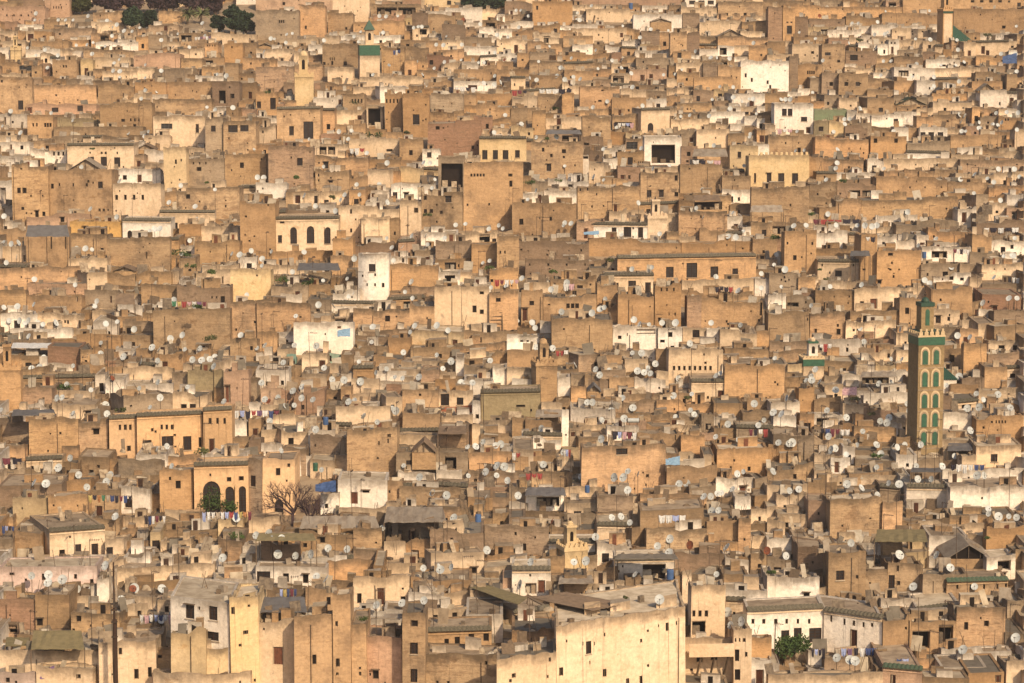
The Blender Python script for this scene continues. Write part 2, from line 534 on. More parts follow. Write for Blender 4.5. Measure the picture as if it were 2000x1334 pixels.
1723 1778 1200 1296 o w:1766,1222,4,6 w:1732,1262,4,4 Y:16 D:6
1514 1600 1126 1182 w w:1569,1157,12,12
1557 1616 1066 1136 m n Y:-26 D:7
1617 1690 1076 1172 t w:1632,1113,16,19 Y:16 D:7 L:rough_tan_house_with_one_dark_square_window
1690 1732 1112 1168 t i:1673,1104,28,12
1733 1802 1098 1164 t w:1730,1122,12,28 w:1751,1103,4,12 w:1752,1134,6,9
1848 1968 1130 1178 o r:4,1867,1140,4,10,26 w:1971,1134,4,12 e:g Y:8 L:ochre_house_with_green_tiled_eave_and_five_slits
1779 1866 1212 1282 o i:1780,1230,34,36 i:1833,1218,28,40
1867 1962 1184 1276 t w:1921,1210,8,12 w:1882,1213,8,16 r:3,1885,1188,3,5,14
1838 1975 1262 1300 w n Y:8
1720 1790 1166 1212 w n
1792 1922 1016 1044 c r:3,1830,1026,3,3,20
1926 2000 1030 1084 o n Y:10
1723 1800 1300 1372 p d:1740,1316,9,20 e:g Y:-20 D:12 f L:flat-roofed_house_with_green_tiled_edge_at_bottom_right
1890 1960 1312 1366 o r:3,1905,1315,3,8,8 d:1944,1312,10,20 Y:10 f D:8
1500 1735 1312 1368 c n bu:0.8
1800 1892 1322 1378 t n f
1965 2000 1290 1360 c n
"""
DISH_DATA = """
70,26 68,39 77,39 114,39 128,39 143,39 172,31 220,53 228,48 242,60 258,61 273,54 286,55 219,70 149,88 170,87 182,83 113,108 233,116 93,132 221,138 234,139 315,138 424,145 442,148 395,45 373,62 21,217 142,235 40,259 420,215 455,210 283,266 180,105 370,92 338,92 315,78 400,70
571,65 560,135 609,127 741,31 754,32 777,31 808,54 817,52 824,52 852,87 866,88 902,87 938,47 813,121 868,121 935,122 945,122 760,127 832,165 966,148 945,162 796,267 756,318 827,317 840,318 662,257 529,75 536,76 516,100 971,68 965,165 978,160
1008,20 1017,20 1032,31 1128,25 1126,37 1132,39 1155,11 1248,29 1271,57 1282,56 1250,73 1358,100 1052,120 1095,132 1103,155 1120,150 1133,154 1035,152 1048,156 1087,148 1168,134 1214,133 1233,143 1296,146 1319,145 1235,170 1246,213 1020,205 1087,267 1178,291 1103,324 1347,225 1391,194 1432,190 1449,198 1463,193 1471,193 1432,170 1388,112 1400,112 1425,114 1186,198 1010,100 1368,36
1561,63 1664,45 1676,45 1733,63 1728,66 1788,76 1817,77 1893,80 1869,78 1985,51 1658,84 1526,194 1534,194 1543,194 1680,212 1636,292 1650,242 1628,257 1690,290 1874,224 1884,226 1876,238 1940,242 1956,239 1936,243 1949,244 1986,253 1878,256 1873,159 1824,168 1790,125 1955,105 1983,105 1635,318 1950,330 1981,330 1607,118 1871,97 1720,147 1988,220 1912,250
8,422 22,476 37,474 150,485 167,485 180,487 384,427 302,447 312,446 330,395 420,370 437,370 32,502 147,556 189,588 8,600 34,598 66,594 38,626 18,626 55,626 75,629 110,630 207,632 229,628 339,586 342,602 453,495 468,497 356,654 470,654 333,661
503,346 515,347 741,360 673,380 665,390 702,380 594,381 530,491 594,492 512,505 804,460 831,460 890,439 909,437 974,440 982,446 765,483 783,480 835,477 943,513 956,509 803,550 791,570 688,571 622,595 652,597 728,638 853,635 875,645 692,505 678,544
1159,345 1100,440 1115,436 1103,435 1373,424 1437,463 1019,543 1107,552 1140,613 1156,611 1172,603 1180,600 1106,618 1010,625 1238,624 1293,630 1319,630 1487,562 1441,567 1045,640 1247,396
1903,340 1991,345 1617,418 1674,440 1689,440 1703,442 1712,440 1772,414 1793,479 1533,526 1526,560 1847,457 1902,377 1858,522 1867,522 1806,547 1919,591 1970,582 1986,582 1960,500 1978,499 1680,642 1758,643 1870,655
77,717 143,714 62,719 241,696 297,678 310,683 361,682 376,702 394,703 410,701 420,697 417,715 441,717 275,706 308,746 272,758 178,761 111,777 121,776 313,776 137,894 114,913 216,926 154,927 66,942 90,944 170,951 207,790 308,704 2,800 197,690
517,674 575,674 618,675 788,688 853,693 881,705 633,718 771,736 649,741 672,742 704,745 901,748 923,747 590,755 572,763 543,776 589,777 611,780 558,792 575,791 527,822 710,812 766,797 773,802 781,896 628,917 970,909 985,911 948,921 970,928 991,938 844,962 872,967 949,970 978,867 755,720 818,736
1124,712 1163,721 1190,723 1171,732 1245,724 1265,724 1258,727 1270,729 1235,689 1253,689 1280,710 1398,733 1215,777 1193,802 1236,796 1219,817 1057,837 1174,857 1320,815 1356,809 1473,788 1481,830 1135,930 1199,932 1217,932 1226,920 1246,925 1326,945 1440,925 1374,969 1388,969 1401,963 1409,962 1430,955 1390,998 1403,996
1592,721 1574,742 1585,742 1600,745 1632,761 1536,777 1716,749 1742,748 1615,801 1653,815 1719,822 1732,825 1736,815 1520,864 1541,866 1547,864 1618,852 1712,868 1742,870 1767,868 1798,868 1720,886 1622,878 1510,805 1525,808 1873,735 1848,752 1949,770 1973,796 1912,795 1889,797 1712,912 1789,910 1840,910 1654,945 1683,952 1735,943 1756,945 1542,958 1560,955 1510,920 1895,840 1908,928 1922,928 1930,993 1772,788
462,1011 500,1045 225,1008 435,1089 62,1124 95,1122 94,1137 122,1131 205,1104 151,1150 170,1150 332,1200 315,1210 263,1148 238,1170 342,1253 398,1314 317,1149
525,1041 529,1050 550,1050 747,1031 886,1011 543,1082 577,1085 607,1082 641,1070 678,1072 827,1109 858,1107 881,1107 951,1074 618,1125 636,1130 735,1181 785,1177 828,1172 940,1272 965,1275 505,1175 860,1112
1195,1010 1213,1008 1230,1020 1163,1048 1284,1066 1308,1052 1036,1097 1121,1097 1144,1095 1015,1141 1306,1078 1418,1068 1399,1121 1240,1121 1288,1170 1426,1220 1447,1213 1420,1195 1315,1310
1535,1085 1856,1108 1783,1145 1903,1145 1662,1060 1757,1083 1828,1083 1804,1020 1930,1003 1950,1008 1970,1008 1634,1284 1660,1288 1670,1290 1880,1268 1983,1245 1985,1010
R1077,1018 R1347,1064 R1498,1075 R220,738 R260,1149 R1277,772 R905,38
"""
SKY, SUN, SUNC, EXPO, HAZE = 0.105, 3.8, (1.0, .81, .56), 0.38, 0.00014
import bpy, math, random
import numpy as np
from mathutils import Vector, noise as mnoise

# ------------------------------------------------------------------ scene / camera frame
SC = bpy.context.scene
COL = SC.collection
FPX = 5400.0                      # focal length in photograph pixels (2000 wide)
PITCH = math.radians(7.5)
CAMH = 90.0
CP, SP = math.cos(PITCH), math.sin(PITCH)
SUN_AZ = math.radians(27)         # to the right of the camera's back
SUN_EL = math.radians(36)

def sc_at(y): return 7.6 + 0.0082 * y          # photo pixels per metre for ground met at row y
def Zg(y): return FPX / sc_at(y)
def at(x, y, Z):
    X = (x - 1000.0) / FPX * Z
    Yd = (y - 667.0) / FPX * Z
    return Vector((X, Z * CP - Yd * SP, CAMH - Z * SP - Yd * CP))
def px(P):
    dz = P.z - CAMH
    Z = P.y * CP - dz * SP
    Yd = -(P.y * SP + dz * CP)
    return (1000 + P.x / Z * FPX, 667 + Yd / Z * FPX, Z)
_a, _b = at(1000, 1334, Zg(1334)), at(1000, 0, Zg(0))
GS = (_b.z - _a.z) / (_b.y - _a.y)
def ground(wy): return _a.z + (wy - _a.y) * GS

# ------------------------------------------------------------------ materials
MATS = {}
def mat_new(name):
    m = bpy.data.materials.new(name); m.use_nodes = True
    nt = m.node_tree; nt.nodes.clear()
    out = nt.nodes.new('ShaderNodeOutputMaterial')
    b = nt.nodes.new('ShaderNodeBsdfPrincipled')
    nt.links.new(b.outputs[0], out.inputs[0])
    b.inputs['Roughness'].default_value = .95
    b.inputs['Specular IOR Level'].default_value = .15
    MATS[name] = m
    return m, nt, b
class N:
    def __init__(s, nt): s.nt = nt
    def __call__(s, t, **kw):
        n = s.nt.nodes.new(t)
        for k, v in kw.items(): setattr(n, k, v)
        return n
    def link(s, a, b): s.nt.links.new(a, b)
    def noise(s, vec, scale, detail=4, rough=.55):
        n = s('ShaderNodeTexNoise'); n.inputs['Scale'].default_value = scale
        n.inputs['Detail'].default_value = detail; n.inputs['Roughness'].default_value = rough
        s.link(vec, n.inputs['Vector']); return n.outputs['Fac']
    def scale(s, vec, v):
        m = s('ShaderNodeVectorMath', operation='MULTIPLY'); s.link(vec, m.inputs[0]); m.inputs[1].default_value = v
        return m.outputs[0]
    def ramp(s, f, a, b, lo=0., hi=1.):
        m = s('ShaderNodeMapRange'); m.interpolation_type = 'SMOOTHSTEP'
        s.link(f, m.inputs[0]); m.inputs[1].default_value = a; m.inputs[2].default_value = b
        m.inputs[3].default_value = lo; m.inputs[4].default_value = hi
        return m.outputs[0]
    def math(s, op, a, b=None, c=None):
        m = s('ShaderNodeMath', operation=op)
        for i, v in enumerate((a, b, c)):
            if v is None: continue
            if isinstance(v, (int, float)): m.inputs[i].default_value = v
            else: s.link(v, m.inputs[i])
        return m.outputs[0]
    def mix(s, f, a, b, mode='MIX'):
        m = s('ShaderNodeMix', data_type='RGBA', blend_type=mode)
        if isinstance(f, (int, float)): m.inputs[0].default_value = f
        else: s.link(f, m.inputs[0])
        for i, v in ((6, a), (7, b)):
            if isinstance(v, tuple): m.inputs[i].default_value = (*v, 1)
            else: s.link(v, m.inputs[i])
        return m.outputs[2]

def wallmat(name, c1, c2, c3, brick=.5, stain=.8, peel=.62, sootk=1.):
    """plaster or rammed earth: two tones, courses, peeled patches, weathering below the coping and rain streaks"""
    m, nt, b = mat_new(name); g = N(nt)
    pos = g('ShaderNodeNewGeometry').outputs['Position']
    um = g('ShaderNodeUVMap'); um.uv_map = 'UVMap'; uv = um.outputs[0]
    tm = g('ShaderNodeUVMap'); tm.uv_map = 'tint'
    st_ = g('ShaderNodeSeparateXYZ'); g.link(tm.outputs[0], st_.inputs[0]); r1, r2 = st_.outputs[0], st_.outputs[1]
    sx = g('ShaderNodeSeparateXYZ'); g.link(uv, sx.inputs[0]); v = sx.outputs[1]
    big = g.noise(pos, .16, 3)
    mid = g.noise(pos, .6, 8, .66)
    fine = g.noise(pos, 2.6, 7, .74)
    course = g.noise(g.scale(pos, (.3, .3, 2.2)), 1.0, 6, .66)
    course2 = g.noise(g.scale(pos, (1.3, 1.3, 5.5)), 1.0, 4, .65)
    col = g.mix(g.ramp(big, .38, .62), c1, c2)
    col = g.mix(g.ramp(mid, .45, .7, 0, .7), col, tuple(x * .84 for x in c2))
    col = g.mix(g.math('MULTIPLY', r2, .45), col, (.40, .30, .20))
    # missing plaster
    pm = g.ramp(g.noise(g.scale(pos, (1, 1, 1.5)), .38, 8, .68), peel - .03, peel + .04)
    col = g.mix(g.math('MULTIPLY', pm, .8), col, c3)
    if brick > .4:                                          # some houses are bare reddish brick, some show strong courses
        col = g.mix(g.math('MULTIPLY', g.ramp(r1, .82, .88), .3), col, (.37, .205, .115))
    br = g.math('MULTIPLY_ADD', r1, 1.1, .3)
    # courses of the earth and brick
    col = g.mix(g.math('MULTIPLY', g.math('MULTIPLY', g.ramp(course, .48, .7), brick * .8), br), col, c3)
    col = g.mix(g.math('MULTIPLY', g.math('MULTIPLY', g.ramp(course2, .53, .68), brick * .7), br), col, tuple(x * .55 for x in c3))
    # grey-brown soot over whole stretches of wall
    soot = g.math('MULTIPLY', g.ramp(g.noise(pos, .27, 7, .7), .46, .66), g.math('MULTIPLY', g.math('MULTIPLY_ADD', r2, .85, .18), stain * sootk))
    col = g.mix(soot, col, tuple(.36 * x + .03 for x in c2))
    val = g.math('MULTIPLY_ADD', fine, .95, .53)
    col = g.mix(1.0, col, g_val(g, val), 'MULTIPLY')
    # weathering under the coping and streaks running down from it
    st = g.noise(g.scale(uv, (1.7, .2, 1)), 1.0, 7, .66)
    wob = g.math('ADD', v, g.math('MULTIPLY_ADD', g.noise(pos, .9, 5, .65), -2.2, 1.1))
    band = g.math('MULTIPLY', g.ramp(wob, .0, 1.5, 1, 0), g.ramp(st, .22, .52, .35, 1))
    streak = g.math('MULTIPLY', g.ramp(v, .4, 6.5, 1, 0), g.ramp(st, .54, .72))
    dirt = g.math('MULTIPLY', g.math('MAXIMUM', g.math('MULTIPLY', band, .92), g.math('MULTIPLY', streak, .75)), stain)
    dirt = g.math('MULTIPLY', dirt, g.math('MULTIPLY_ADD', r1, .55, .6))
    col = g.mix(dirt, col, (.085, .06, .038))
    bl = g.ramp(g.noise(pos, 1.0, 7, .74), .63, .72)
    col = g.mix(g.math('MULTIPLY', bl, .5 * stain), col, (.12, .08, .05))
    rv = g.math('MULTIPLY_ADD', r1, .5, .74)
    col = g.mix(1.0, col, g_val(g, rv), 'MULTIPLY')
    g.link(col, b.inputs['Base Color'])
    bm = g('ShaderNodeBump'); bm.inputs['Strength'].default_value = .9; bm.inputs['Distance'].default_value = .16
    g.link(g.math('ADD', g.math('MULTIPLY', course, .8 * (brick + .2)), g.math('ADD', mid, g.math('MULTIPLY', fine, .35))), bm.inputs['Height'])
    g.link(bm.outputs[0], b.inputs['Normal'])
    return m
def g_val(g, v):
    c = g('ShaderNodeCombineColor'); 
    for i in range(3): g.link(v, c.inputs[i])
    return c.outputs[0]
def plainmat(name, c, c2=None, var=.35, rough=.9, scale=2.0, spec=.15, stretch=(1, 1, 1), metal=0, rnd=.2):
    m, nt, b = mat_new(name); g = N(nt)
    pos = g('ShaderNodeNewGeometry').outputs['Position']
    oi = g('ShaderNodeObjectInfo').outputs['Random']
    n = g.noise(g.scale(pos, stretch), scale, 5, .65)
    c2 = c2 or tuple(x * (1 - var) for x in c)
    col = g.mix(g.ramp(n, .35, .68), c, c2)
    col = g.mix(1.0, col, g_val(g, g.math('MULTIPLY_ADD', oi, rnd * 2, 1 - rnd)), 'MULTIPLY')
    g.link(col, b.inputs['Base Color'])
    b.inputs['Roughness'].default_value = rough; b.inputs['Specular IOR Level'].default_value = spec
    b.inputs['Metallic'].default_value = metal
    return m

wallmat('wall_t', (.44, .28, .145), (.375, .228, .112), (.24, .145, .078), .75, .9, .6)
wallmat('wall_o', (.54, .32, .155), (.465, .268, .123), (.30, .178, .088), .5, .8, .62)
wallmat('wall_O', (.59, .37, .20), (.545, .335, .172), (.42, .265, .14), .08, .5, .72, sootk=.38)
wallmat('wall_M', (.30, .205, .10), (.255, .17, .078), (.2, .13, .06), .3, .5, .66)
wallmat('wall_c', (.67, .50, .335), (.60, .43, .27), (.42, .275, .16), .12, .8, .64, sootk=.38)
wallmat('wall_w', (.80, .71, .60), (.72, .61, .49), (.48, .345, .235), .08, .75, .66, sootk=.38)
wallmat('wall_g', (.36, .265, .175), (.31, .22, .14), (.225, .155, .095), .6, .8, .6)
wallmat('wall_m', (.29, .195, .125), (.25, .16, .10), (.17, .112, .07), .7, .7, .6)  # dark mud; also on left-facing house sides, their shade put into the colour
wallmat('wall_p', (.49, .30, .195), (.43, .255, .16), (.31, .185, .11), .3, .6, .64)
wallmat('wall_q', (.66, .50, .42), (.60, .43, .35), (.40, .27, .2), .1, .7, .66, sootk=.38)
wallmat('wall_y', (.63, .46, .26), (.57, .40, .205), (.43, .275, .13), .1, .75, .66, sootk=.38)
wallmat('wall_Y', (.62, .36, .12), (.57, .33, .11), (.42, .26, .12), .08, .5, .7, sootk=.38)
wallmat('wall_k', (.36, .20, .125), (.31, .175, .105), (.24, .15, .09), .9, .5, .6)
wallmat('wall_R', (.42, .14, .07), (.36, .12, .065), (.26, .12, .07), .3, .4, .7)
wallmat('wall_b', (.27, .215, .11), (.235, .18, .09), (.17, .125, .07), .3, .6, .64)
wallmat('wall_G', (.04, .155, .075), (.035, .13, .065), (.03, .09, .05), .1, .3, .75)
wallmat('wall_T', (.22, .45, .38), (.2, .41, .34), (.3, .4, .3), .05, .4, .7)
plainmat('roof', (.30, .225, .15), (.18, .13, .085), scale=.8)
plainmat('roof_pale', (.46, .37, .26), (.29, .22, .145), scale=.7)
plainmat('roof_dark', (.17, .14, .105), (.12, .1, .075), scale=1.2)
plainmat('eave_tile', (.13, .105, .07), (.075, .066, .045), scale=5)
plainmat('eave_green', (.045, .08, .05), (.075, .075, .045), scale=5)
plainmat('dark_hole', (.018, .012, .009), rough=1, rnd=.3)  # near-black colour standing in for the unlit inside of openings
plainmat('dark_glass', (.03, .026, .025), (.016, .013, .012), rough=.35, spec=.4)
plainmat('shutter', (.055, .03, .02), (.035, .02, .014), scale=4)
plainmat('door_wood', (.12, .045, .025), (.07, .03, .018), scale=3, rnd=.45)
plainmat('grille', (.12, .12, .115), (.08, .08, .075))
plainmat('frame_pale', (.42, .33, .23), (.32, .24, .16))
plainmat('blue_paint', (.09, .19, .25), (.07, .14, .19))
plainmat('dish_white', (.46, .46, .43), (.38, .375, .345), scale=1.5, rough=.55, spec=.3, rnd=.16)
plainmat('dish_back', (.36, .35, .33))
plainmat('rust', (.22, .07, .035), (.13, .045, .025), scale=3)
plainmat('metal_dark', (.05, .042, .035), (.09, .05, .03), scale=3)
plainmat('roof_tan', (.42, .29, .17), (.3, .2, .115), scale=.9)
plainmat('sheet_metal', (.29, .235, .175), (.2, .15, .105), scale=1.3, rough=.7, stretch=(1, .3, 1))
plainmat('sheet_brown', (.20, .135, .085), (.14, .095, .06), scale=1.3, rough=.75)
plainmat('sheet_olive', (.22, .17, .085), (.165, .13, .065), scale=1.3)
plainmat('sheet_slate', (.13, .12, .115), (.1, .09, .085), scale=1.3)
plainmat('timber', (.16, .11, .07), (.1, .07, .045), scale=4)
plainmat('tile_green', (.028, .095, .05), (.018, .06, .034), scale=3, rough=.5, spec=.4, rnd=.1)
plainmat('tile_green_dark', (.03, .07, .045), (.02, .05, .03), scale=6, rough=.55, spec=.3)
plainmat('stucco_pale', (.5, .37, .22), (.42, .3, .17), scale=2)
plainmat('tarp_blue', (.055, .09, .19), (.035, .06, .13), scale=2, rough=.6)
plainmat('cloth_blue', (.2, .3, .4), (.16, .25, .34), scale=2)
plainmat('leaf', (.045, .075, .022), (.075, .1, .03), scale=.8, rnd=.35)
plainmat('leaf_dark', (.026, .042, .024), (.045, .062, .03), scale=.5, rnd=.3)
plainmat('leaf_dry', (.10, .10, .04), (.07, .08, .03), scale=.8, rnd=.3)
plainmat('twig', (.075, .045, .045), (.05, .034, .034), scale=.5)
plainmat('bark', (.09, .06, .04), (.06, .04, .028), scale=2)
plainmat('dirt', (.30, .22, .14), (.19, .135, .085), scale=.35)
plainmat('rubble', (.4, .31, .21), (.2, .14, .09), scale=2.2)
plainmat('rubble_dark', (.10, .075, .055), (.2, .15, .1), scale=2.5)
plainmat('rubble_white', (.42, .36, .28), (.33, .27, .2), scale=2.5)
plainmat('plastic_blue', (.06, .11, .23), (.05, .09, .18), rough=.4)
plainmat('awning_rust', (.2, .08, .05), (.13, .06, .04), scale=1.5)
CLOTH = {'r': (.3, .06, .055), 'w': (.62, .59, .55), 'b': (.055, .075, .17), 'd': (.035, .03, .04), 'p': (.17, .1, .18),
         'k': (.5, .31, .32), 'y': (.45, .35, .13), 'g': (.06, .17, .1), 'm': (.16, .045, .06), 'o': (.4, .19, .08), 't': (.4, .32, .24),
         'l': (.32, .36, .55)}
for k_, c_ in CLOTH.items(): plainmat('cloth_' + k_, c_, var=.3, scale=4, rnd=.1)

# ------------------------------------------------------------------ mesh builder
class MB:
    tint = (.5, .5)
    def __init__(s): s.v = []; s.f = []; s.m = []; s.uv = []; s.slots = []; s.xf = None; s.tn = []
    def mi(s, m):
        if m not in s.slots: s.slots.append(m)
        return s.slots.index(m)
    def face(s, pts, m, uvs=None):
        i0 = len(s.v)
        for p in pts:
            p = Vector(p)
            s.v.append(s.xf @ p if s.xf else p)
        s.f.append(tuple(range(i0, i0 + len(pts)))); s.m.append(s.mi(m))
        s.uv.append(uvs or [(p[0], 9.0) for p in pts]); s.tn.append(MB.tint)
    def box(s, a, b, m):
        x0, y0, z0 = a; x1, y1, z1 = b
        c = [(x0, y0, z0), (x1, y0, z0), (x1, y1, z0), (x0, y1, z0), (x0, y0, z1), (x1, y0, z1), (x1, y1, z1), (x0, y1, z1)]
        for q in ((0, 1, 5, 4), (1, 2, 6, 5), (2, 3, 7, 6), (3, 0, 4, 7), (4, 5, 6, 7), (3, 2, 1, 0)):
            s.face([c[i] for i in q], m)
    def tube(s, p, q, r0, r1, m, n=6):
        p, q = Vector(p), Vector(q); d = (q - p)
        if d.length < 1e-6: return
        d.normalize()
        u = d.cross(Vector((0, 0, 1)))
        if u.length < .01: u = Vector((1, 0, 0))
        u.normalize(); w = d.cross(u)
        A = [p + (u * math.cos(t) + w * math.sin(t)) * r0 for t in [2 * math.pi * i / n for i in range(n)]]
        B = [q + (u * math.cos(t) + w * math.sin(t)) * r1 for t in [2 * math.pi * i / n for i in range(n)]]
        for i in range(n): s.face([A[i], A[(i + 1) % n], B[(i + 1) % n], B[i]], m)
        s.face(B, m)
    def lathe(s, prof, m, n=12, c=(0, 0)):
        for (r0, z0), (r1, z1) in zip(prof, prof[1:]):
            for i in range(n):
                a, b_ = 2 * math.pi * i / n, 2 * math.pi * (i + 1) / n
                P = lambda r, z, t: (c[0] + r * math.cos(t), c[1] + r * math.sin(t), z)
                q = [P(r0, z0, a), P(r0, z0, b_), P(r1, z1, b_), P(r1, z1, a)]
                if r1 < 1e-4: q = q[:3]
                s.face(q, m)
    def build(s, name, parent=None):
        if not s.f: return None
        me = s.mesh(name)
        return link(name, me, parent)
    def mesh(s, name):
        me = bpy.data.meshes.new(name)
        me.from_pydata([tuple(v) for v in s.v], [], s.f)
        for m in s.slots: me.materials.append(MATS[m])
        me.polygons.foreach_set('material_index', s.m)
        l = me.uv_layers.new(name='UVMap')
        l.data.foreach_set('uv', [c for f in s.uv for uv in f for c in uv])
        l = me.uv_layers.new(name='tint')
        l.data.foreach_set('uv', [c for f, t in zip(s.f, s.tn) for _ in f for c in t])
        me.update()
        return me
def link(name, data, parent=None):
    o = bpy.data.objects.new(name, data); COL.objects.link(o)
    if parent: o.parent = parent
    return o
def tag(o, label=None, cat=None, group=None, kind=None):
    if label: o['label'] = label
    if cat: o['category'] = cat
    if group: o['group'] = group
    if kind: o['kind'] = kind
    return o

# ------------------------------------------------------------------ houses: reading the list
class House: pass
def parse(line, idx):
    t = line.split(); h = House(); h.id = idx; h.hand = True
    h.x0, h.x1 = float(t[0]), float(t[1]); h.yt, h.yb = float(t[2]), float(t[3]); h.c = t[4]
    h.wins = []; h.eave = None; h.flat = False; h.auto = True; h.label = None; h.bu = 0; h.D = None; h.skew = None; h.rm = None; h.cren = False
    R = random.Random(idx * 7 + 3)
    h.yaw = R.uniform(-11, 15); h.zoff = 0
    for k in t[5:]:
        if k == 'e': h.eave = 'eave_tile'
        elif k == 'e:g': h.eave = 'eave_green'
        elif k == 'f': h.flat = True
        elif k == 'n': h.auto = False
        elif k == 'cr': h.cren = True
        elif k == 'S': h.skew = False
        elif k[:2] == 'R:': h.rm = k[2:]
        elif k[:2] == 'L:': h.label = k[2:].replace('_', ' ')
        elif k[:2] == 'Y:': h.yaw = float(k[2:])
        elif k[:2] == 'D:': h.D = float(k[2:])
        elif k[:2] == 'z:': h.zoff = float(k[2:])
        elif k[:3] == 'bu:': h.bu = float(k[3:])
        elif k[:2] == 'r:':
            n, l, tp, w, hh, dx = [float(q) for q in k[2:].split(',')]
            for i in range(int(n)): h.wins.append(('w', l + i * dx, tp, w, hh))
        elif k[1] == ':' and k[0] in 'waid':
            h.wins.append((k[0], *[float(q) for q in k[2:].split(',')]))
        else: print('?? opt', k, line)
    if h.wins: h.auto = False
    if h.skew is None: h.skew = True
    h.tint = (R.random(), R.random())
    if h.label and h.c in 'cwyqO': h.tint = (R.uniform(.5, .75), R.uniform(0, .25))
    elif h.c in 'cw': h.tint = (R.uniform(.35, 1), R.random() * .7)
    return h
HOUSES = [parse(l, i) for i, l in enumerate(x for x in HOUSE_DATA.strip().split('\n') if x.strip())]

# minarets are placed the same way and keep the filler houses out of their rectangle
MINARETS = [
 # x0 x1 ytop ybase yaw depth-row, lantern x0 x1 ytop, cap, style
 dict(x0=1790, x1=1840, yt=638, yb=892, yaw=14, lan=(1797, 1821, 585), cap='dome', style='great', col='wall_M', L='tallest minaret with green tiled arches and green band'),
 dict(x0=1047, x1=1088, yt=701, yb=782, yaw=13, lan=(1056, 1073, 668), cap='dome', style='plain', col='wall_t', L='brown brick minaret with a dark shaded side'),
 dict(x0=1569, x1=1609, yt=694, yb=742, yaw=6, lan=(1582, 1600, 668), cap='tip', style='band', col='wall_c', L='short white-topped minaret with a green tile band'),
 dict(x0=703, x1=742, yt=88, yb=154, yaw=8, lan=(716, 732, 58), cap='pyramid', style='bigband', col='wall_c', L='cream minaret with wide green band and pyramid roof'),
 dict(x0=576, x1=613, yt=142, yb=206, yaw=4, lan=(584, 601, 108), cap='dome', style='plain', col='wall_y', L='pale yellow minaret with a small domed lantern'),
 dict(x0=1265, x1=1303, yt=416, yb=470, yaw=8, lan=(1275, 1290, 392), cap='flat', style='plain', col='wall_c', L='squat cream minaret beside the white row house'),
 dict(x0=1103, x1=1148, yt=1060, yb=1118, yaw=20, lan=(1110, 1128, 1026), cap='tip', style='plain', col='wall_y', L='small yellow minaret with a slit in its turret'),
 dict(x0=1, x1=42, yt=709, yb=812, yaw=4, lan=(3, 18, 674), cap='flat', style='plain', col='wall_o', L='ochre minaret cut by the left frame edge'),
 dict(x0=1841, x1=1860, yt=14, yb=92, yaw=24, lan=(1845, 1856, -12), cap='flat', style='panel', col='wall_o', L='slim minaret with a dark side near the top'),
 dict(x0=21, x1=41, yt=90, yb=124, yaw=4, lan=(25, 33, 72), cap='flat', style='plain', col='wall_y', L='tiny pale minaret near the top left'),
]
for i, m in enumerate(MINARETS):
    h = parse(f"{m['x0']} {m['x1']} {m['yt']} {m['yb']} c n Y:{m['yaw']}", 9000 + i); h.minaret = m; HOUSES.append(h)

def fix(h):
    """world frame of a house: base corner, yaw, width, heights"""
    s = sc_at(h.yb - h.zoff * 0); Zm = Zg(h.yb + h.zoff); h.Z = Zm
    w = (h.x1 - h.x0) / FPX * Zm
    tw = math.tan(math.radians(h.yaw))
    xm = (h.x0 + h.x1) / 2
    # lateral half width seen from the camera, corner depths by yaw
    h.Zl, h.Zr = Zm - w / 2 * tw, Zm + w / 2 * tw
    Pl, Pr = at(h.x0, h.yb, h.Zl), at(h.x1, h.yb, h.Zr)
    Pl.z = Pr.z = 0
    h.W = (Pr - Pl).length
    h.ang = math.atan2(Pr.y - Pl.y, Pr.x - Pl.x)
    top = at(xm, h.yt, Zm).z
    zb = min(ground(Pl.y), ground(Pr.y)) - 1.0
    h.P = Vector((Pl.x, Pl.y, zb)); h.H = top - zb
    if h.H < 2.6: h.P.z -= 2.6 - h.H; h.H = 2.6
for h in HOUSES: fix(h)

# ------------------------------------------------------------------ filler houses where the list leaves the hillside open
CELL = 4
GW, GH = 2000 // CELL, 1334 // CELL + 1
cover = np.zeros((GH, GW), bool)
def cells(h, y0, y1):
    a, b = max(0, int(h.x0 // CELL)), max(0, min(GW, int(math.ceil(h.x1 / CELL))))
    c, d = max(0, int(y0 // CELL)), max(0, min(GH, int(math.ceil(y1 / CELL))))
    return a, b, c, d
for h in HOUSES:
    h.ycov = h.yb
    vh = (h.yb - h.yt) / sc_at(h.yb)
    if not h.wins and not h.label and not hasattr(h, 'minaret') and vh > 2.4 and h.x1 - h.x0 > 30: h.ycov = h.yt + max(.62 * (h.yb - h.yt), 1.6 * sc_at(h.yb))
    a, b, c, d = cells(h, h.yt, h.ycov); cover[c:d, a:b] = True
GREEN = [(136, 0, 500, 44), (240, 8, 312, 58), (340, 8, 498, 66), (905, -5, 990, 16), (545, 912, 628, 1030), (1520, 1255, 1582, 1296)]
for (x0, y0, x1, y1) in GREEN:
    cover[max(0, int(y0 // CELL)):int(y1 // CELL), int(x0 // CELL):int(x1 // CELL)] = True
RF = random.Random(11)
hand = [h for h in HOUSES]
fid = 1000
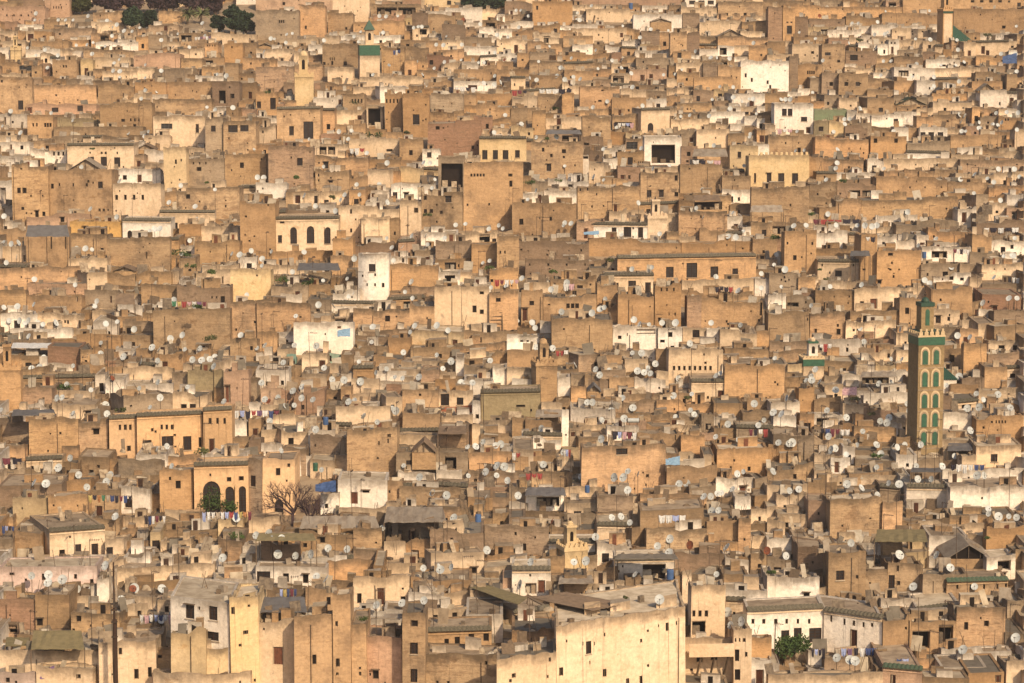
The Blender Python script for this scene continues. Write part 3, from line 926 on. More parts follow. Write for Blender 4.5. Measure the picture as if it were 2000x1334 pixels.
for gy in range(GH):
    gx = 0
    while gx < GW:
        if cover[gy, gx]: gx += 1; continue
        e = gx
        y = gy * CELL
        s = sc_at(min(y + 40, 1334))
        lim = int(RF.uniform(2.5, 9.5) * s / CELL)
        while e < GW and not cover[gy, e] and e - gx < lim: e += 1
        if e - gx < 3:
            cover[gy, gx:e] = True; gx = e; continue
        x0, x1 = gx * CELL - 2, e * CELL + 2
        hpx = RF.choice((RF.uniform(.9, 1.8), RF.uniform(1.3, 2.6), RF.uniform(1.8, 3.8))) * s
        yt = y + RF.uniform(-1, 3); yb = yt + hpx
        for F in hand:
            if F.x1 > x0 + 2 and F.x0 < x1 - 2 and F.ycov - 3 > yt and yb > F.yb - 1: yb = F.yb - 1.5
        if yb - yt < 5: cover[gy, gx:e] = True; gx = e; continue
        c = RF.choices('tocwgmpyk', (24, 12 if y > 500 else 22, 25, 24, 12 if y > 500 else 7, 3, 2, 2, 2))[0]
        h = parse(f"{x0} {x1} {yt} {yb} {c}", fid); fid += 1
        h.hand = False
        h.yaw = RF.uniform(-24, 26); h.skew = RF.random() < .85
        h.flat = RF.random() < .3
        if RF.random() < .07 and not h.flat: h.eave = 'eave_tile'
        fix(h); HOUSES.append(h)
        a, b, cc, d = cells(h, yt, yb); cover[cc:d, a:b] = True
        gx = e
# the town goes on a little past the edges of the picture
RM = random.Random(4)
for (xa, xb, ya, yb_) in ((-330, 1, -40, 1400), (1999, 2330, -40, 1400), (-6, 2006, -75, -8)):
    y = ya
    while y < yb_:
        s = sc_at(y); x = xa
        while x < xb - 10:
            w = min(RM.uniform(3, 9) * s, xb - x)
            yt = y + RM.uniform(-6, 6)
            h = parse(f"{x} {x + w} {yt} {yt + RM.uniform(2, 4) * s} {RM.choices('tocwgp', (24, 16, 18, 16, 10, 4))[0]}", fid); fid += 1
            h.hand = False; h.margin = True; h.flat = RM.random() < .3; fix(h); HOUSES.append(h); x += w
        y += 2.1 * s
# ------------------------------------------------------------------ depth of each house, ids seen per cell
for h in HOUSES:
    nb = 40.
    for k in HOUSES:
        if k is h: continue
        if k.x1 > h.x0 + 3 and k.x0 < h.x1 - 3 and k.Z > h.Z + .3:
            nb = min(nb, k.Z - h.Z)
    tanp = max(.03, math.tan(PITCH + (h.yt - 667) / FPX))
    R = random.Random(h.id)
    h.drop = .14 if h.flat or h.eave else R.uniform(.5, 1.0)
    if h.D is None:
        h.D = max(2.4, min(R.uniform(5, 9), nb - .25))
    h.rear = .12 if not h.flat else h.drop
idmap = -np.ones((GH, GW), int); 
ORD = sorted(range(len(HOUSES)), key=lambda i: -HOUSES[i].Z)
for i in ORD:
    h = HOUSES[i]; a, b, c, d = cells(h, h.yt, h.yb + 400 / sc_at(h.yb) * 0 + 60); idmap[c:d, a:b] = i
cnt = np.bincount(idmap[idmap >= 0].ravel(), minlength=len(HOUSES))
for i, h in enumerate(HOUSES): h.vis = int(cnt[i])
def host(x, y):
    """front-most house whose roof edge is the first one met going down from (x, y), and which nothing nearer hides at (x, y)"""
    i = idmap[max(0, min(GH - 1, int(y // CELL))), max(0, min(GW - 1, int(x // CELL)))]
    zlim = HOUSES[i].Z if i >= 0 else 1e9
    best, bd = None, 1e9
    for h in HOUSES:
        if h.vis < 2 or hasattr(h, 'minaret') or not (h.x0 - 1 <= x <= h.x1 + 1) or h.Z > zlim - .2: continue
        d = h.yt - y
        if d < -3: continue
        d += (zlim - h.Z) * .15
        if d < bd: best, bd = h, d
    return best
# ------------------------------------------------------------------ window and door meshes (shared by size)
_pm = {}
def panel(kind, w, hh, arch=False):
    """mesh of a window or door filling a w x hh opening, origin at its lower left corner; (outer mesh, inner pane mesh or None, name)"""
    w = max(.2, round(w / .15) * .15); hh = max(.25, round(hh / .15) * .15)
    k = (kind, w, hh)
    if k in _pm: return _pm[k]
    o, p = MB(), None
    big = w * hh > .8
    if kind == 'd':
        o.box((0, 0, 0), (.09, .12, hh), 'frame_pale'); o.box((w - .09, 0, 0), (w, .12, hh), 'frame_pale'); o.box((.09, 0, hh - .1), (w - .09, .12, hh), 'frame_pale')
        p = MB(); n = max(2, int(w / .25))
        for i in range(n):
            x0 = .09 + (w - .18) * i / n; x1 = .09 + (w - .18) * (i + 1) / n
            p.box((x0 + .008, .04 + .02 * (i % 2), 0), (x1 - .008, .1, hh - .1), 'door_wood')
    elif kind == 'i':
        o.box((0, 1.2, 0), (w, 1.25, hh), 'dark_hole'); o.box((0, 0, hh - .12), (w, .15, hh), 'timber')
        R = random.Random(int(w * 97 + hh * 31))
        x = .1
        while x < w - .7:                                   # things stored in the open bay
            a = R.uniform(.4, 1.1); o.box((x, .5, 0), (min(w, x + a), 1.0, min(hh * .7, R.uniform(.3, 1.3))), R.choice(['rubble_dark', 'rubble', 'timber', 'rubble_white'] if w < 3 else ['rubble_dark', 'timber', 'rubble_dark', 'rubble']))
            x += a + R.uniform(.1, .8)
    elif not big:
        f = .05
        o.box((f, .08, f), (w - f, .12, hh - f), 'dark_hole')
        for a, b in (((0, 0, 0), (f, .12, hh)), ((w - f, 0, 0), (w, .12, hh)), ((f, 0, hh - f), (w - f, .12, hh)), ((f, 0, 0), (w - f, .12, f))): o.box(a, b, 'timber')
    else:
        f = .07; fm = 'grille' if w > 2.2 else 'shutter'
        for a, b in (((0, 0, 0), (f, .12, hh)), ((w - f, 0, 0), (w, .12, hh)), ((f, 0, hh - f), (w - f, .12, hh)), ((f, 0, 0), (w - f, .12, f))): o.box(a, b, fm)
        if w > 2.2:
            n = int(w / .6)
            for i in range(1, n): o.box((w * i / n - .03, .02, f), (w * i / n + .03, .07, hh - f), fm)
            for i in (1, 2): o.box((f, .03, hh * i / 3 - .03), (w - f, .06, hh * i / 3 + .03), fm)
        else:
            o.box((w / 2 - .035, .01, f), (w / 2 + .035, .08, hh - f), fm)
            n = max(2, int(hh / .3))
            for i in range(1, n): o.box((f, .02, hh * i / n - .03), (w - f, .06, hh * i / n + .03), fm)
        o.box((-.1, -.24, -.1), (w + .1, -.12, -.01), 'frame_pale')
        p = MB(); p.box((f, .08, f), (w - f, .11, hh - f), 'dark_glass')
    nm = {'d': 'door', 'i': 'open_bay'}.get(kind, 'window')
    _pm[k] = (o, p, nm, w, hh)
    return _pm[k]
_pmesh = {}
def panel_mesh(mb, key, name):
    if key not in _pmesh: _pmesh[key] = mb.mesh(name)
    return _pmesh[key]

NUM = ['no', 'one', 'two', 'three', 'four', 'five', 'six', 'seven', 'eight', 'nine', 'ten', 'eleven', 'twelve']
def lin(a, b, t): return a + (b - a) * t
def house_geom(h, T):
    """fills T.wall, T.roof, T.eave and T.holes in the house's own frame: X along the front, Y back, Z up"""
    W, D, H = h.W, h.D, h.H; R = random.Random(h.id * 13 + 1)
    MB.tint = h.tint; tsk = math.tan(h.ang) if h.skew else 0.; lean = R.uniform(-.014, .014)
    if h.eave: lean = 0
    far = h.Z > 520
    wm = 'wall_' + h.c
    t = .3 if W > 1.6 else .12
    t = min(t, D * .2)
    floor = H - h.drop
    # ---- openings: fraction along the front -> metres
    holes = []
    wins = list(h.wins)
    if h.auto:
        s = h.W / (h.x1 - h.x0); hm = min(h.H - 1.0, (h.yb - h.yt) * s)
        n = min(5, int(R.uniform(0, 1) * W * hm / 6 + R.uniform(.1, 1.)))
        for i in range(n):
            k = 'd' if R.random() < .25 and hm > 2.2 else 'w'
            if not h.hand and R.random() < .1 and W > 3.4 and hm > 1.6 and D > 2:
                ww, hh = R.uniform(1.4, 2.6), R.uniform(1.1, 1.7); X = R.uniform(.3, max(.31, W - ww - .3)); holes.append(['i', X, H - .55 - hh, ww, hh]); continue
            ww, hh = (R.uniform(.8, 1.), R.uniform(1.7, 1.9)) if k == 'd' else ((R.uniform(.3, .5), R.uniform(.4, .7)) if R.random() < .5 else (R.uniform(.6, .95), R.uniform(.8, 1.3)))
            X = R.uniform(.5, max(.55, W - ww - .5)); top = H - R.uniform(1.0, max(1.05, hm - 1))
            holes.append([k, X, top - hh, ww, hh])
    for (k, l, tp, w, hh) in wins:
        f0 = (l - h.x0) / (h.x1 - h.x0); s = h.W / (h.x1 - h.x0)
        Zx = lin(h.Zl, h.Zr, f0 + .5 * w / (h.x1 - h.x0)); xc = l + w / 2
        z1 = at(xc, tp, Zx).z - h.P.z; z0 = at(xc, tp + hh, Zx).z - h.P.z
        # the yawed roofline is level: keep the photographed distance below it
        Zm = h.Z; dy = 0
        holes.append([k, f0 * W, z0, w * s, z1 - z0])
    if h.hand or R.random() < .6:
        s = h.W / (h.x1 - h.x0); hm = min(H - 1.2, (h.yb - h.yt) * s)
        for i in range(int(R.uniform(0, 1) * W * hm / 7)):
            if i > 4: break
            q = R.uniform(.16, .3); holes.append(['v', R.uniform(.3, max(.4, W - .6)), H - R.uniform(.9, max(1, hm)), q, q * R.uniform(1, 1.7)])
    ok = []
    for hl in holes:
        k, X, Z0, w, hh = hl
        X = max(.12, min(X, W - w - .12)); Z0 = max(.3, Z0)
        if hh < .2: continue
        if Z0 + hh > H - .3: 
            if Z0 > H - .9: continue
            hh = H - .3 - Z0
        if w > W - .25: w = W - .26; X = .13
        if any(X < a[1] + a[3] + .06 and a[1] < X + w + .06 and Z0 < a[2] + a[4] + .06 and a[2] < Z0 + hh + .06 for a in ok): continue
        ok.append([k, X, Z0, w, hh])
    T.holes = holes = ok
    # ---- cuts
    st = 1.5 if far else .8
    def cuts(L, extra):
        n = max(1, int(L / st)); c = [L * i / n for i in range(n + 1)]
        for e in extra: c.append(e)
        c = sorted(c); o = [c[0]]
        for q in c[1:]:
            if q - o[-1] > .04: o.append(q)
            elif q in extra: o[-1] = q if o[-1] != 0 else o[-1]
        o[-1] = L
        return o
    hx = [e for a in holes for e in (a[1], a[1] + a[3])]
    XC, YC = cuts(W, hx), cuts(D, [])
    tilt = R.uniform(-.012, .012) * W if h.hand else R.uniform(-.05, .05) * W
    # broken coping: a step somewhere along the front, small sags elsewhere
    sx = R.uniform(.15, .85) * W; sd = R.uniform(.2, .8) if (R.random() < .45 and not h.eave and not h.flat and W > 3 and not h.label) else 0
    sgn = R.choice((-1, 1)); smooth = bool(h.eave or h.flat or h.c in 'OY'); jit = .02 if smooth else .09
    cache = {}
    def top(x, y):
        k = (round(x, 3), round(y, 3))
        if k not in cache:
            b = H + tilt * (x / W - .5)
            if sd and (x - sx) * sgn > 0: b -= sd
            rear = floor + h.rear
            b = lin(b, max(rear, floor + .1), min(1, y / D) ** .8)
            b += R.uniform(-jit, jit)
            if not smooth: b += .34 * mnoise.noise(Vector((x * .45 + h.id * 3.1, y * .45, 0)))
            if h.cren: pass
            cache[k] = max(b, floor + .08)
        return cache[k]
    def bulge(p):
        x, y, z = p
        x += lean * (z - H)
        nn = mnoise.noise(Vector((x * .5 + h.id * 1.7, z * .5, y * .5))); x += .05 * nn; y += .07 * mnoise.noise(Vector((x * .4, z * .4 + h.id, y * .4)))
        if tsk: x += max(0, y) * tsk
        if not h.bu: return (x, y, z)
        return (x, y - h.bu * (1 - (2 * x / W - 1) ** 2) * (1 - y / D), z)
    w_, r_ = T.wall, T.roof
    F = lambda pts, m, uv: w_.face([bulge(p) for p in pts], m, uv)
    # front with its openings
    for i in range(len(XC) - 1):
        xa, xb = XC[i], XC[i + 1]; xm = (xa + xb) / 2
        hs = sorted([a for a in holes if a[1] - .05 < xm < a[1] + a[3] + .05], key=lambda a: a[2])
        z = 0.
        ta, tb = top(xa, 0), top(xb, 0)
        mid = []
        for a in hs:
            if a[2] > z: mid.append((z, a[2]))
            z = a[2] + a[4]
        for (za, zb) in mid:
            F([(xa, 0, za), (xb, 0, za), (xb, 0, zb), (xa, 0, zb)], wm, [(xa, H - za), (xb, H - za), (xb, H - zb), (xa, H - zb)])
        F([(xa, 0, z), (xb, 0, z), (xb, 0, tb), (xa, 0, ta)], wm, [(xa, ta - z), (xb, tb - z), (xb, 0), (xa, 0)])
    dr = .26 if not far else .2
    for a in holes:
        k, X, Z0, w, hh = a
        x1, z1 = X + w, Z0 + hh; d = 1.25 if k == 'i' else dr
        if d > D - .4: d = max(.1, D - .5)
        u = [(X, 5)] * 4
        F([(X, 0, Z0), (X, d, Z0), (X, d, z1), (X, 0, z1)], wm, u); F([(x1, d, Z0), (x1, 0, Z0), (x1, 0, z1), (x1, d, z1)], wm, u)
        F([(X, 0, z1), (X, d, z1), (x1, d, z1), (x1, 0, z1)], wm, u); F([(X, d, Z0), (X, 0, Z0), (x1, 0, Z0), (x1, d, Z0)], wm, u)
        if k == 'a':                                        # spandrels of a round arch
            n = 8; cx = X + w / 2; r = w / 2; rz = min(r * 1.15, hh * .6); zs = z1 - rz
            arc = [(cx - r * math.cos(math.pi * j / n), zs + rz * math.sin(math.pi * j / n)) for j in range(n + 1)]
            for j in range(n):
                (xa, za), (xb, zb) = arc[j], arc[j + 1]
                F([(xa, .0, za), (xb, .0, zb), (xb, .0, z1), (xa, .0, z1)], wm, u)
                F([(xa, 0, za), (xa, d * .8, za), (xb, d * .8, zb), (xb, 0, zb)], wm, u)
    # sides and back
    def side(pts, uoff):
        for (p, q) in zip(pts, pts[1:]):
            tp, tq = top(*p), top(*q); L = math.hypot(q[0] - p[0], q[1] - p[1])
            F([(*p, 0), (*q, 0), (*q, tq), (*p, tp)], wm, [(uoff, tp), (uoff + L, tq), (uoff + L, 0), (uoff, 0)]); uoff += L
    front = [(x, 0) for x in XC]; right = [(W, y) for y in YC]; back = [(x, D) for x in reversed(XC)]; left = [(0, y) for y in reversed(YC)]
    side(right, W + 3); side(back, W + D + 5); side(left, 2 * W + D + 9)
    ins = lambda p: (max(t, min(W - t, p[0])), max(t, min(D - t, p[1])))
    ring = front + right[1:] + back[1:] + left[1:]
    for (p, q) in zip(ring, ring[1:]):
        pi, qi = ins(p), ins(q); tp, tq = top(*p), top(*q)
        a = [(*p, tp), (*q, tq), (*qi, tq - .03), (*pi, tp - .03)]
        if h.cren: pass
        F(a, wm, [(p[0], .1)] * 4)
        F([(*pi, tp - .03), (*qi, tq - .03), (*qi, floor - .06), (*pi, floor - .06)], wm, [(p[0], .3), (q[0], .3), (q[0], 1.2), (p[0], 1.2)])
    rm = R.choices(['roof', 'roof_pale', 'roof_dark'], (5, 3, 2))[0]
    if h.rm: rm = h.rm
    elif h.c in 'wq' : rm = R.choice(['roof_pale', 'roof'])
    r_.face([bulge((t - .05, t - .05, floor)), bulge((W - t + .05, t - .05, floor)), bulge((W - t + .05, D - t + .05, floor)), bulge((t - .05, D - t + .05, floor))], rm)
    # small huts and partition walls standing on the flat roof
    if not h.eave and not h.cren and not h.bu and W > 2.6 and D > 2.2 and not (h.label and h.flat):
        for q in range(R.choice((0, 1, 1, 2) if W < 6 else (1, 2, 2, 3))):
            hw = R.uniform(.7, min(2.8, W * .45)); hd = R.uniform(.25, min(1.8, D * .5)); hz = R.uniform(.45, 1.0) + h.drop * (.8 if not h.label else .3)
            x0 = R.uniform(.35, W - hw - .3); y0 = R.uniform(.5, max(.55, D - hd - .35)); hm_ = R.choice(['wall_t', 'wall_o', 'wall_c', 'wall_w', 'wall_c', 'wall_w', wm, wm])
            hb = MB(); x1, y1 = x0 + hw, y0 + hd; zt_ = [floor + hz + R.uniform(-.12, .12) for _ in range(4)]
            c_ = [(x0, y0), (x1, y0), (x1, y1), (x0, y1)]
            for i_ in range(4):
                a_, b_ = c_[i_], c_[(i_ + 1) % 4]; L_ = math.hypot(b_[0] - a_[0], b_[1] - a_[1])
                hb.face([bulge((*a_, floor - .05)), bulge((*b_, floor - .05)), bulge((*b_, zt_[(i_ + 1) % 4])), bulge((*a_, zt_[i_]))], hm_, [(i_ * 5, hz), (i_ * 5 + L_, hz), (i_ * 5 + L_, 0.1), (i_ * 5, .1)])
            hb.face([bulge((*c_[i_], zt_[i_])) for i_ in range(4)], R.choice(['roof', 'roof_pale', 'roof_tan', 'sheet_metal']))
            if hz > .9 and hw > 1.2 and R.random() < .6:
                xa = x0 + R.uniform(.15, hw - .85); P0 = bulge((xa, y0 - .03, floor + .02)); hb.box(P0, (P0[0] + R.uniform(.4, .65), P0[1] + .02, floor + min(hz - .2, 1.5)), R.choice(['dark_hole', 'door_wood', 'dark_hole', 'shutter']))
            T.huts.append(hb)
    if h.cren:
        n = int(W / .9)
        for i in range(n):
            x = (i + .25) * W / n; zt = min(top(XC[0], 0), top(XC[-1], 0))
            T.batt.box((x, .02, H - .1), (x + W / n * .5, .28, H + .5), wm)
    if h.eave:
        e = T.eave; n = max(2, int(W / .45)); o = .3
        za = H + tilt * -.5 - .12; zb = H + tilt * .5 - .12
        for i in range(n):                                  # tiled eave: a sloping row of half-round tiles, with a plain course below
            x0, x1 = W * i / n, W * (i + 1) / n
            z0, z1 = lin(za, zb, i / n), lin(za, zb, (i + 1) / n); xm = (x0 + x1) / 2; zm = (z0 + z1) / 2 + .08
            e.face([(x0, -o, z0), (xm, -o, zm), (xm, .33, zm + .3), (x0, .33, z0 + .3)], h.eave)
            e.face([(xm, -o, zm), (x1, -o, z1), (x1, .33, z1 + .3), (xm, .33, zm + .3)], h.eave)
            e.face([(x0, -o, z0 - .05), (x1, -o, z1 - .05), (x1, -o, z1), (xm, -o, zm), (x0, -o, z0)], h.eave)
            e.face([(x0, -.003, z0 - .1), (x1, -.003, z1 - .1), (x1, -o, z1 - .05), (x0, -o, z0 - .05)], 'eave_tile')
        e.face([(0, .33, za + .3), (W, .33, zb + .3), (W, .33, floor), (0, .33, floor)], h.eave)
        e.face([(0, -.003, za - .1), (0, -o, za - .05), (0, -o, za), (0, .33, za + .3), (0, .33, floor)], h.eave)
        e.face([(W, .33, floor), (W, .33, zb + .3), (W, -o, zb), (W, -o, zb - .05), (W, -.003, zb - .1)], h.eave)
        if not far:
            e2 = T.cornice; e2.box((0.02, -.09, H - .55), (W - .02, -.004, H - .4), wm if h.c not in 'w' else 'wall_c')

class Parts: 
    def __init__(s):
        s.wall, s.roof, s.eave, s.cornice, s.batt = MB(), MB(), MB(), MB(), MB(); s.holes = []; s.huts = []
from mathutils import Matrix
real = [h for h in HOUSES if not hasattr(h, 'minaret') and h.vis > 1 and not hasattr(h, 'margin')]
real.sort(key=lambda h: -(h.vis + (100000 if h.label else 0)))
SINGLE = real[:300]; REST = real[300:] + [h for h in HOUSES if hasattr(h, 'margin')]
print('houses', len(real), 'single', len(SINGLE), 'stuff', len(REST), 'smallest single', SINGLE[-1].vis)
NSUB = {'c': 'cream', 't': 'tan', 'o': 'ochre', 'w': 'white', 'g': 'grey-brown', 'm': 'dark brown', 'p': 'pinkish brown', 'q': 'pale pink', 'y': 'yellowish', 'Y': 'orange', 'k': 'reddish brick', 'R': 'red', 'b': 'olive', 'G': 'green', 'T': 'teal', 'O': 'orange'}

def add_house(h):
    MB.tint = h.tint
    T = Parts(); house_geom(h, T)
    iswall = bool(h.label) and any(q in h.label for q in ('wall of a', 'balcony wall', 'pillar wall', 'terrace wall', 'colonnade wall', 'fortress wall', 'curved cream parapet'))
    nm = 'terrace_wall' if iswall else 'house'
    root = bpy.data.objects.new(nm, None); COL.objects.link(root)
    root.empty_display_size = .5
    if iswall: root['kind'] = 'thing'
    h.iswall = iswall
    root.location = h.P; root.rotation_euler = (0, 0, h.ang)
    T.wall.build('wall', root)
    T.roof.build('roof', root)
    T.eave.build('tiled_eave', root); T.cornice.build('cornice', root); T.batt.build('battlement', root)
    for hb in T.huts: hb.build('roof_hut', root)
    nw = {'w': 0, 'a': 0, 'd': 0, 'i': 0, 'v': 0}
    for (k, X, Z0, w, hh) in T.holes:
        nw[k] += 1
        kk = 'w' if k in 'av' else k
        o, p, n, pw, ph = panel(kk, w, hh)
        key = (kk, pw, ph)
        ob = link('vent' if k == 'v' else n, panel_mesh(o, key + ('o',), n), root)
        yb = 0
        if h.bu: yb = -h.bu * (1 - (2 * (X + w / 2) / h.W - 1) ** 2)
        ob.location = (X, .14 + yb if kk != 'i' else .03, Z0); ob.scale = (w / pw, 1, hh / ph)
        if p:
            q = link('door_leaf' if k == 'd' else 'pane', panel_mesh(p, key + ('p',), 'pane'), ob)
    RR = random.Random(h.id + 5)
    if h.Z < 520 and h.W > 3 and not h.eave and not h.bu:
        for j in range(RR.choice((0, 0, 0, 1, 1))):
            x = RR.uniform(.2, h.W - .2)
            if any(a[1] - .15 < x < a[1] + a[3] + .15 for a in T.holes): continue
            q = MB(); z1 = h.H - RR.uniform(.5, 1.2); q.tube((x, -.07, 0), (x, -.07, z1), .045, .045, 'metal_dark', 5); q.tube((x, -.07, z1), (x, .1, z1 + .1), .045, .045, 'metal_dark', 5); q.build('drainpipe', root)
        for a in T.holes:
            if a[0] in 'wd' and a[3] > .6 and RR.random() < .3:
                q = MB(); q.box((a[1] - .15, -.35, a[2] + a[4] + .08), (a[1] + a[3] + .15, -.003, a[2] + a[4] + .15), 'timber'); q.build('window_hood', root)
    h.nw = nw; h.root = root
    return root
for h in SINGLE: add_house(h)
stuff = MB()
for h in REST:
    T = Parts(); house_geom(h, T)
    M = Matrix.Translation(h.P) @ Matrix.Rotation(h.ang, 4, 'Z'); MB.tint = h.tint
    for part in (T.wall, T.roof, T.eave, T.cornice, *T.huts):
        for f, mi, uv in zip(part.f, part.m, part.uv):
            stuff.xf = M; stuff.face([part.v[i] for i in f], part.slots[mi], uv)
    for (k, X, Z0, w, hh) in T.holes:
        o, p, n, pw, ph = panel('w' if k in 'av' else k, w, hh)
        S = M @ Matrix.Translation((X, .14 if k != 'i' else .03, Z0)) @ Matrix.Diagonal((w / pw, 1, hh / ph, 1))
        for part in (o, p):
            if not part: continue
            for f, mi, uv in zip(part.f, part.m, part.uv):
                stuff.xf = S; stuff.face([part.v[i] for i in f], part.slots[mi], uv)
stuff.xf = None
ob = stuff.build('small_houses')
tag(ob, 'mass of small houses packed between the larger ones on the hillside', 'houses', kind='stuff')

# ------------------------------------------------------------------ minarets
def arch_panel(mb, x, z, w, hh, m, y, depth=.05):
    n = 8; r = w / 2; cx = x + r; rz = min(r * 1.2, hh * .5); zs = z + hh - rz
    pts = [(x, z), (x + w, z), (x + w * 1.0, zs)] + [(cx + r * math.cos(math.pi * j / n), zs + rz * math.sin(math.pi * j / n)) for j in range(1, n)] + [(x, zs)]
    mb.face([(a, y, b) for a, b in pts], m)
    for (a, b) in zip(pts, pts[1:] + pts[:1]): mb.face([(a[0], y, a[1]), (b[0], y, b[1]), (b[0], y + depth + .05, b[1]), (a[0], y + depth + .05, a[1])], m)
def crenel(mb, W, D, z, hh, m, n, pad=.1):
    q = pad - .005; e = .11
    for a, b in (((-q, -q), (W + q, .19 - pad)), ((-q, D + pad - .19), (W + q, D + q)), ((-q, .19 - pad), (.19 - pad, D + pad - .19)), ((W + pad - .19, .19 - pad), (W + q, D + pad - .19))): mb.box((*a, z), (*b, z + e), m)
    z += e - .01; hh -= e
    for side_ in range(4):
        for i in range(n):
            L = W + 2 * pad; a = -pad + L * (i + .15) / n; b = -pad + L * (i + .85) / n; c = (a + b) / 2
            # stepped merlon: wide foot and narrow head
            for (p, q, z0, z1) in ((a, b, z, z + hh * .55), (lin(a, c, .45), lin(b, c, .45), z + hh * .55, z + hh)):
                if side_ == 0: mb.box((p, -pad, z0), (q, -pad + .2, z1), m)
                elif side_ == 1: mb.box((p, D + pad - .2, z0), (q, D + pad, z1), m)
                elif side_ == 2: mb.box((-pad, p + .21, z0), (-pad + .2, q - .0 if q < D - .2 else D - .2, z1), m) if q > p + .3 else None
                else: mb.box((W + pad - .2, p + .21, z0), (W + pad, q if q < D - .2 else D - .2, z1), m) if q > p + .3 else None
for h in HOUSES:
    if not hasattr(h, 'minaret'): continue
    M = h.minaret; MB.tint = (.45, .2); W = h.W; D = W; H = h.H; col = M['col']
    root = bpy.data.objects.new('minaret', None); COL.objects.link(root); root.location = h.P; root.rotation_euler = (0, 0, h.ang)
    tag(root, M['L'], 'minaret', 'minarets rising over the roofs'); h.root = root
    u = W / (h.x1 - h.x0)                                     # metres per photo pixel here
    sh = MB()
    def shaft(mb, x0, y0, x1, y1, z0, z1, m):
        c = [(x0, y0), (x1, y0), (x1, y1), (x0, y1)]
        for i in range(4):
            a, b = c[i], c[(i + 1) % 4]; L = math.hypot(b[0] - a[0], b[1] - a[1])
            mb.face([(*a, z0), (*b, z0), (*b, z1), (*a, z1)], m, [(i * 7, z1 - z0), (i * 7 + L, z1 - z0), (i * 7 + L, 0), (i * 7, 0)])
        mb.face([(*q, z1) for q in c], m, [(0, .5)] * 4)
    st = M['style']; body = H
    if st == 'great': body = H - 30 * u
    elif st == 'band': body = H - 20 * u
    elif st == 'bigband': body = H - 20 * u
    else: body = H - .55
    shaft(sh, 0, 0, W, D, 0, body, col); sh.build('shaft', root)
    if st in ('great', 'band', 'bigband'):
        hb = {'great': 15 * u, 'band': 13 * u, 'bigband': 20 * u}[st]
        b = MB(); b.box((-.06, -.06, body + .003), (W + .06, D + .06, body + hb), 'tile_green'); b.box((-.12, -.12, body + hb), (W + .12, D + .12, body + hb + .12), 'stucco_pale'); b.build('tiled_band', root)
        ztop = body + hb + .12
        if st != 'bigband':
            b = MB(); crenel(b, W, D, ztop + .002, H - ztop, 'stucco_pale', 5 if st == 'great' else 6); b.build('battlement', root)
            b = MB(); b.box((.2, .2, ztop), (W - .2, D - .2, ztop + (H - ztop) * .6), 'tile_green_dark' if st == 'great' else 'stucco_pale'); b.build('parapet', root)
    else:
        ztop = body
        b = MB(); b.box((-.08, -.08, body - .35), (W + .08, D + .08, body + .003), col); b.build('cornice', root)
        b = MB(); crenel(b, W, D, body + .006, .6, col, 5, .06); b.build('battlement', root)
    if st == 'great':
        rows = ((680, 708), (723, 752), (767, 794), (805, 832), (842, 868))
        for (ya, yb_) in rows:
            for xx in (1797, 1818.5):
                z0 = at(1815, yb_, h.Z).z - h.P.z; z1 = at(1815, ya, h.Z).z - h.P.z
                X = (xx - h.x0) * u; w = 11.5 * u
                fr = MB(); arch_panel(fr, X - .22, z0 - .05, w + .44, z1 - z0 + .5, 'stucco_pale', -.09, .05); f_ = fr.build('arch_frame', root)
                fr = MB(); arch_panel(fr, X - .06, z0, w + .12, z1 - z0 + .2, 'wall_g', -.12, .03); fr.build('arch_border', f_)
                fr = MB(); arch_panel(fr, X + .05, z0, w - .1, z1 - z0, 'tile_green', -.15, .03); fr.build('blind_arch', f_)
            b = MB(); b.box((0.02, -.05, z0 - .55), (W - .02, -.004, z0 - .42), 'wall_g'); b.build('string_course', root)
    if st == 'panel':
        b = MB(); b.box((.25, -.05, body * .2), (W - .25, -.003, body - 1.0), 'wall_c'); b.build('panel', root)
        b = MB(); b.box((-.02, -.08, body - .85), (W + .02, -.003, body - .4), 'tile_green_dark'); b.build('tiled_band', root)
    # lantern
    lx0, lx1, ly = M['lan']; lw = (lx1 - lx0) * u; cx = W / 2 + ((lx0 + lx1) / 2 - (h.x0 + h.x1) / 2) * u * .6; cy = D / 2
    zl = at((lx0 + lx1) / 2, ly, h.Z + D / 2).z - h.P.z
    a, b_ = cx - lw / 2, cx + lw / 2; c0, c1 = cy - lw / 2, cy + lw / 2
    if st == 'great':
        tp = MB(); tp.box((a + .2, c0 - .05, ztop + .3), (b_ - .2, c0 - .003, zl - .6), 'wall_c')
    lan = MB(); shaft(lan, a, c0, b_, c1, ztop - .1, zl, col if st not in ('great', 'band') else ('wall_M' if st == 'great' else 'wall_w')); lo = lan.build('lantern', root)
    p = MB(); arch_panel(p, cx - lw * .17, ztop + (zl - ztop) * .3, lw * .34, (zl - ztop) * .5, 'tile_green' if st == 'great' else 'dark_hole', c0 - .04, .03); p.build('niche', lo)
    cap = MB(); cm = 'tile_green_dark' if st in ('great', 'bigband', 'band') else col
    if st == 'great': 
        cap.box((a - .1, c0 - .1, zl - .5), (b_ + .1, c1 + .1, zl + .003), 'tile_green_dark')
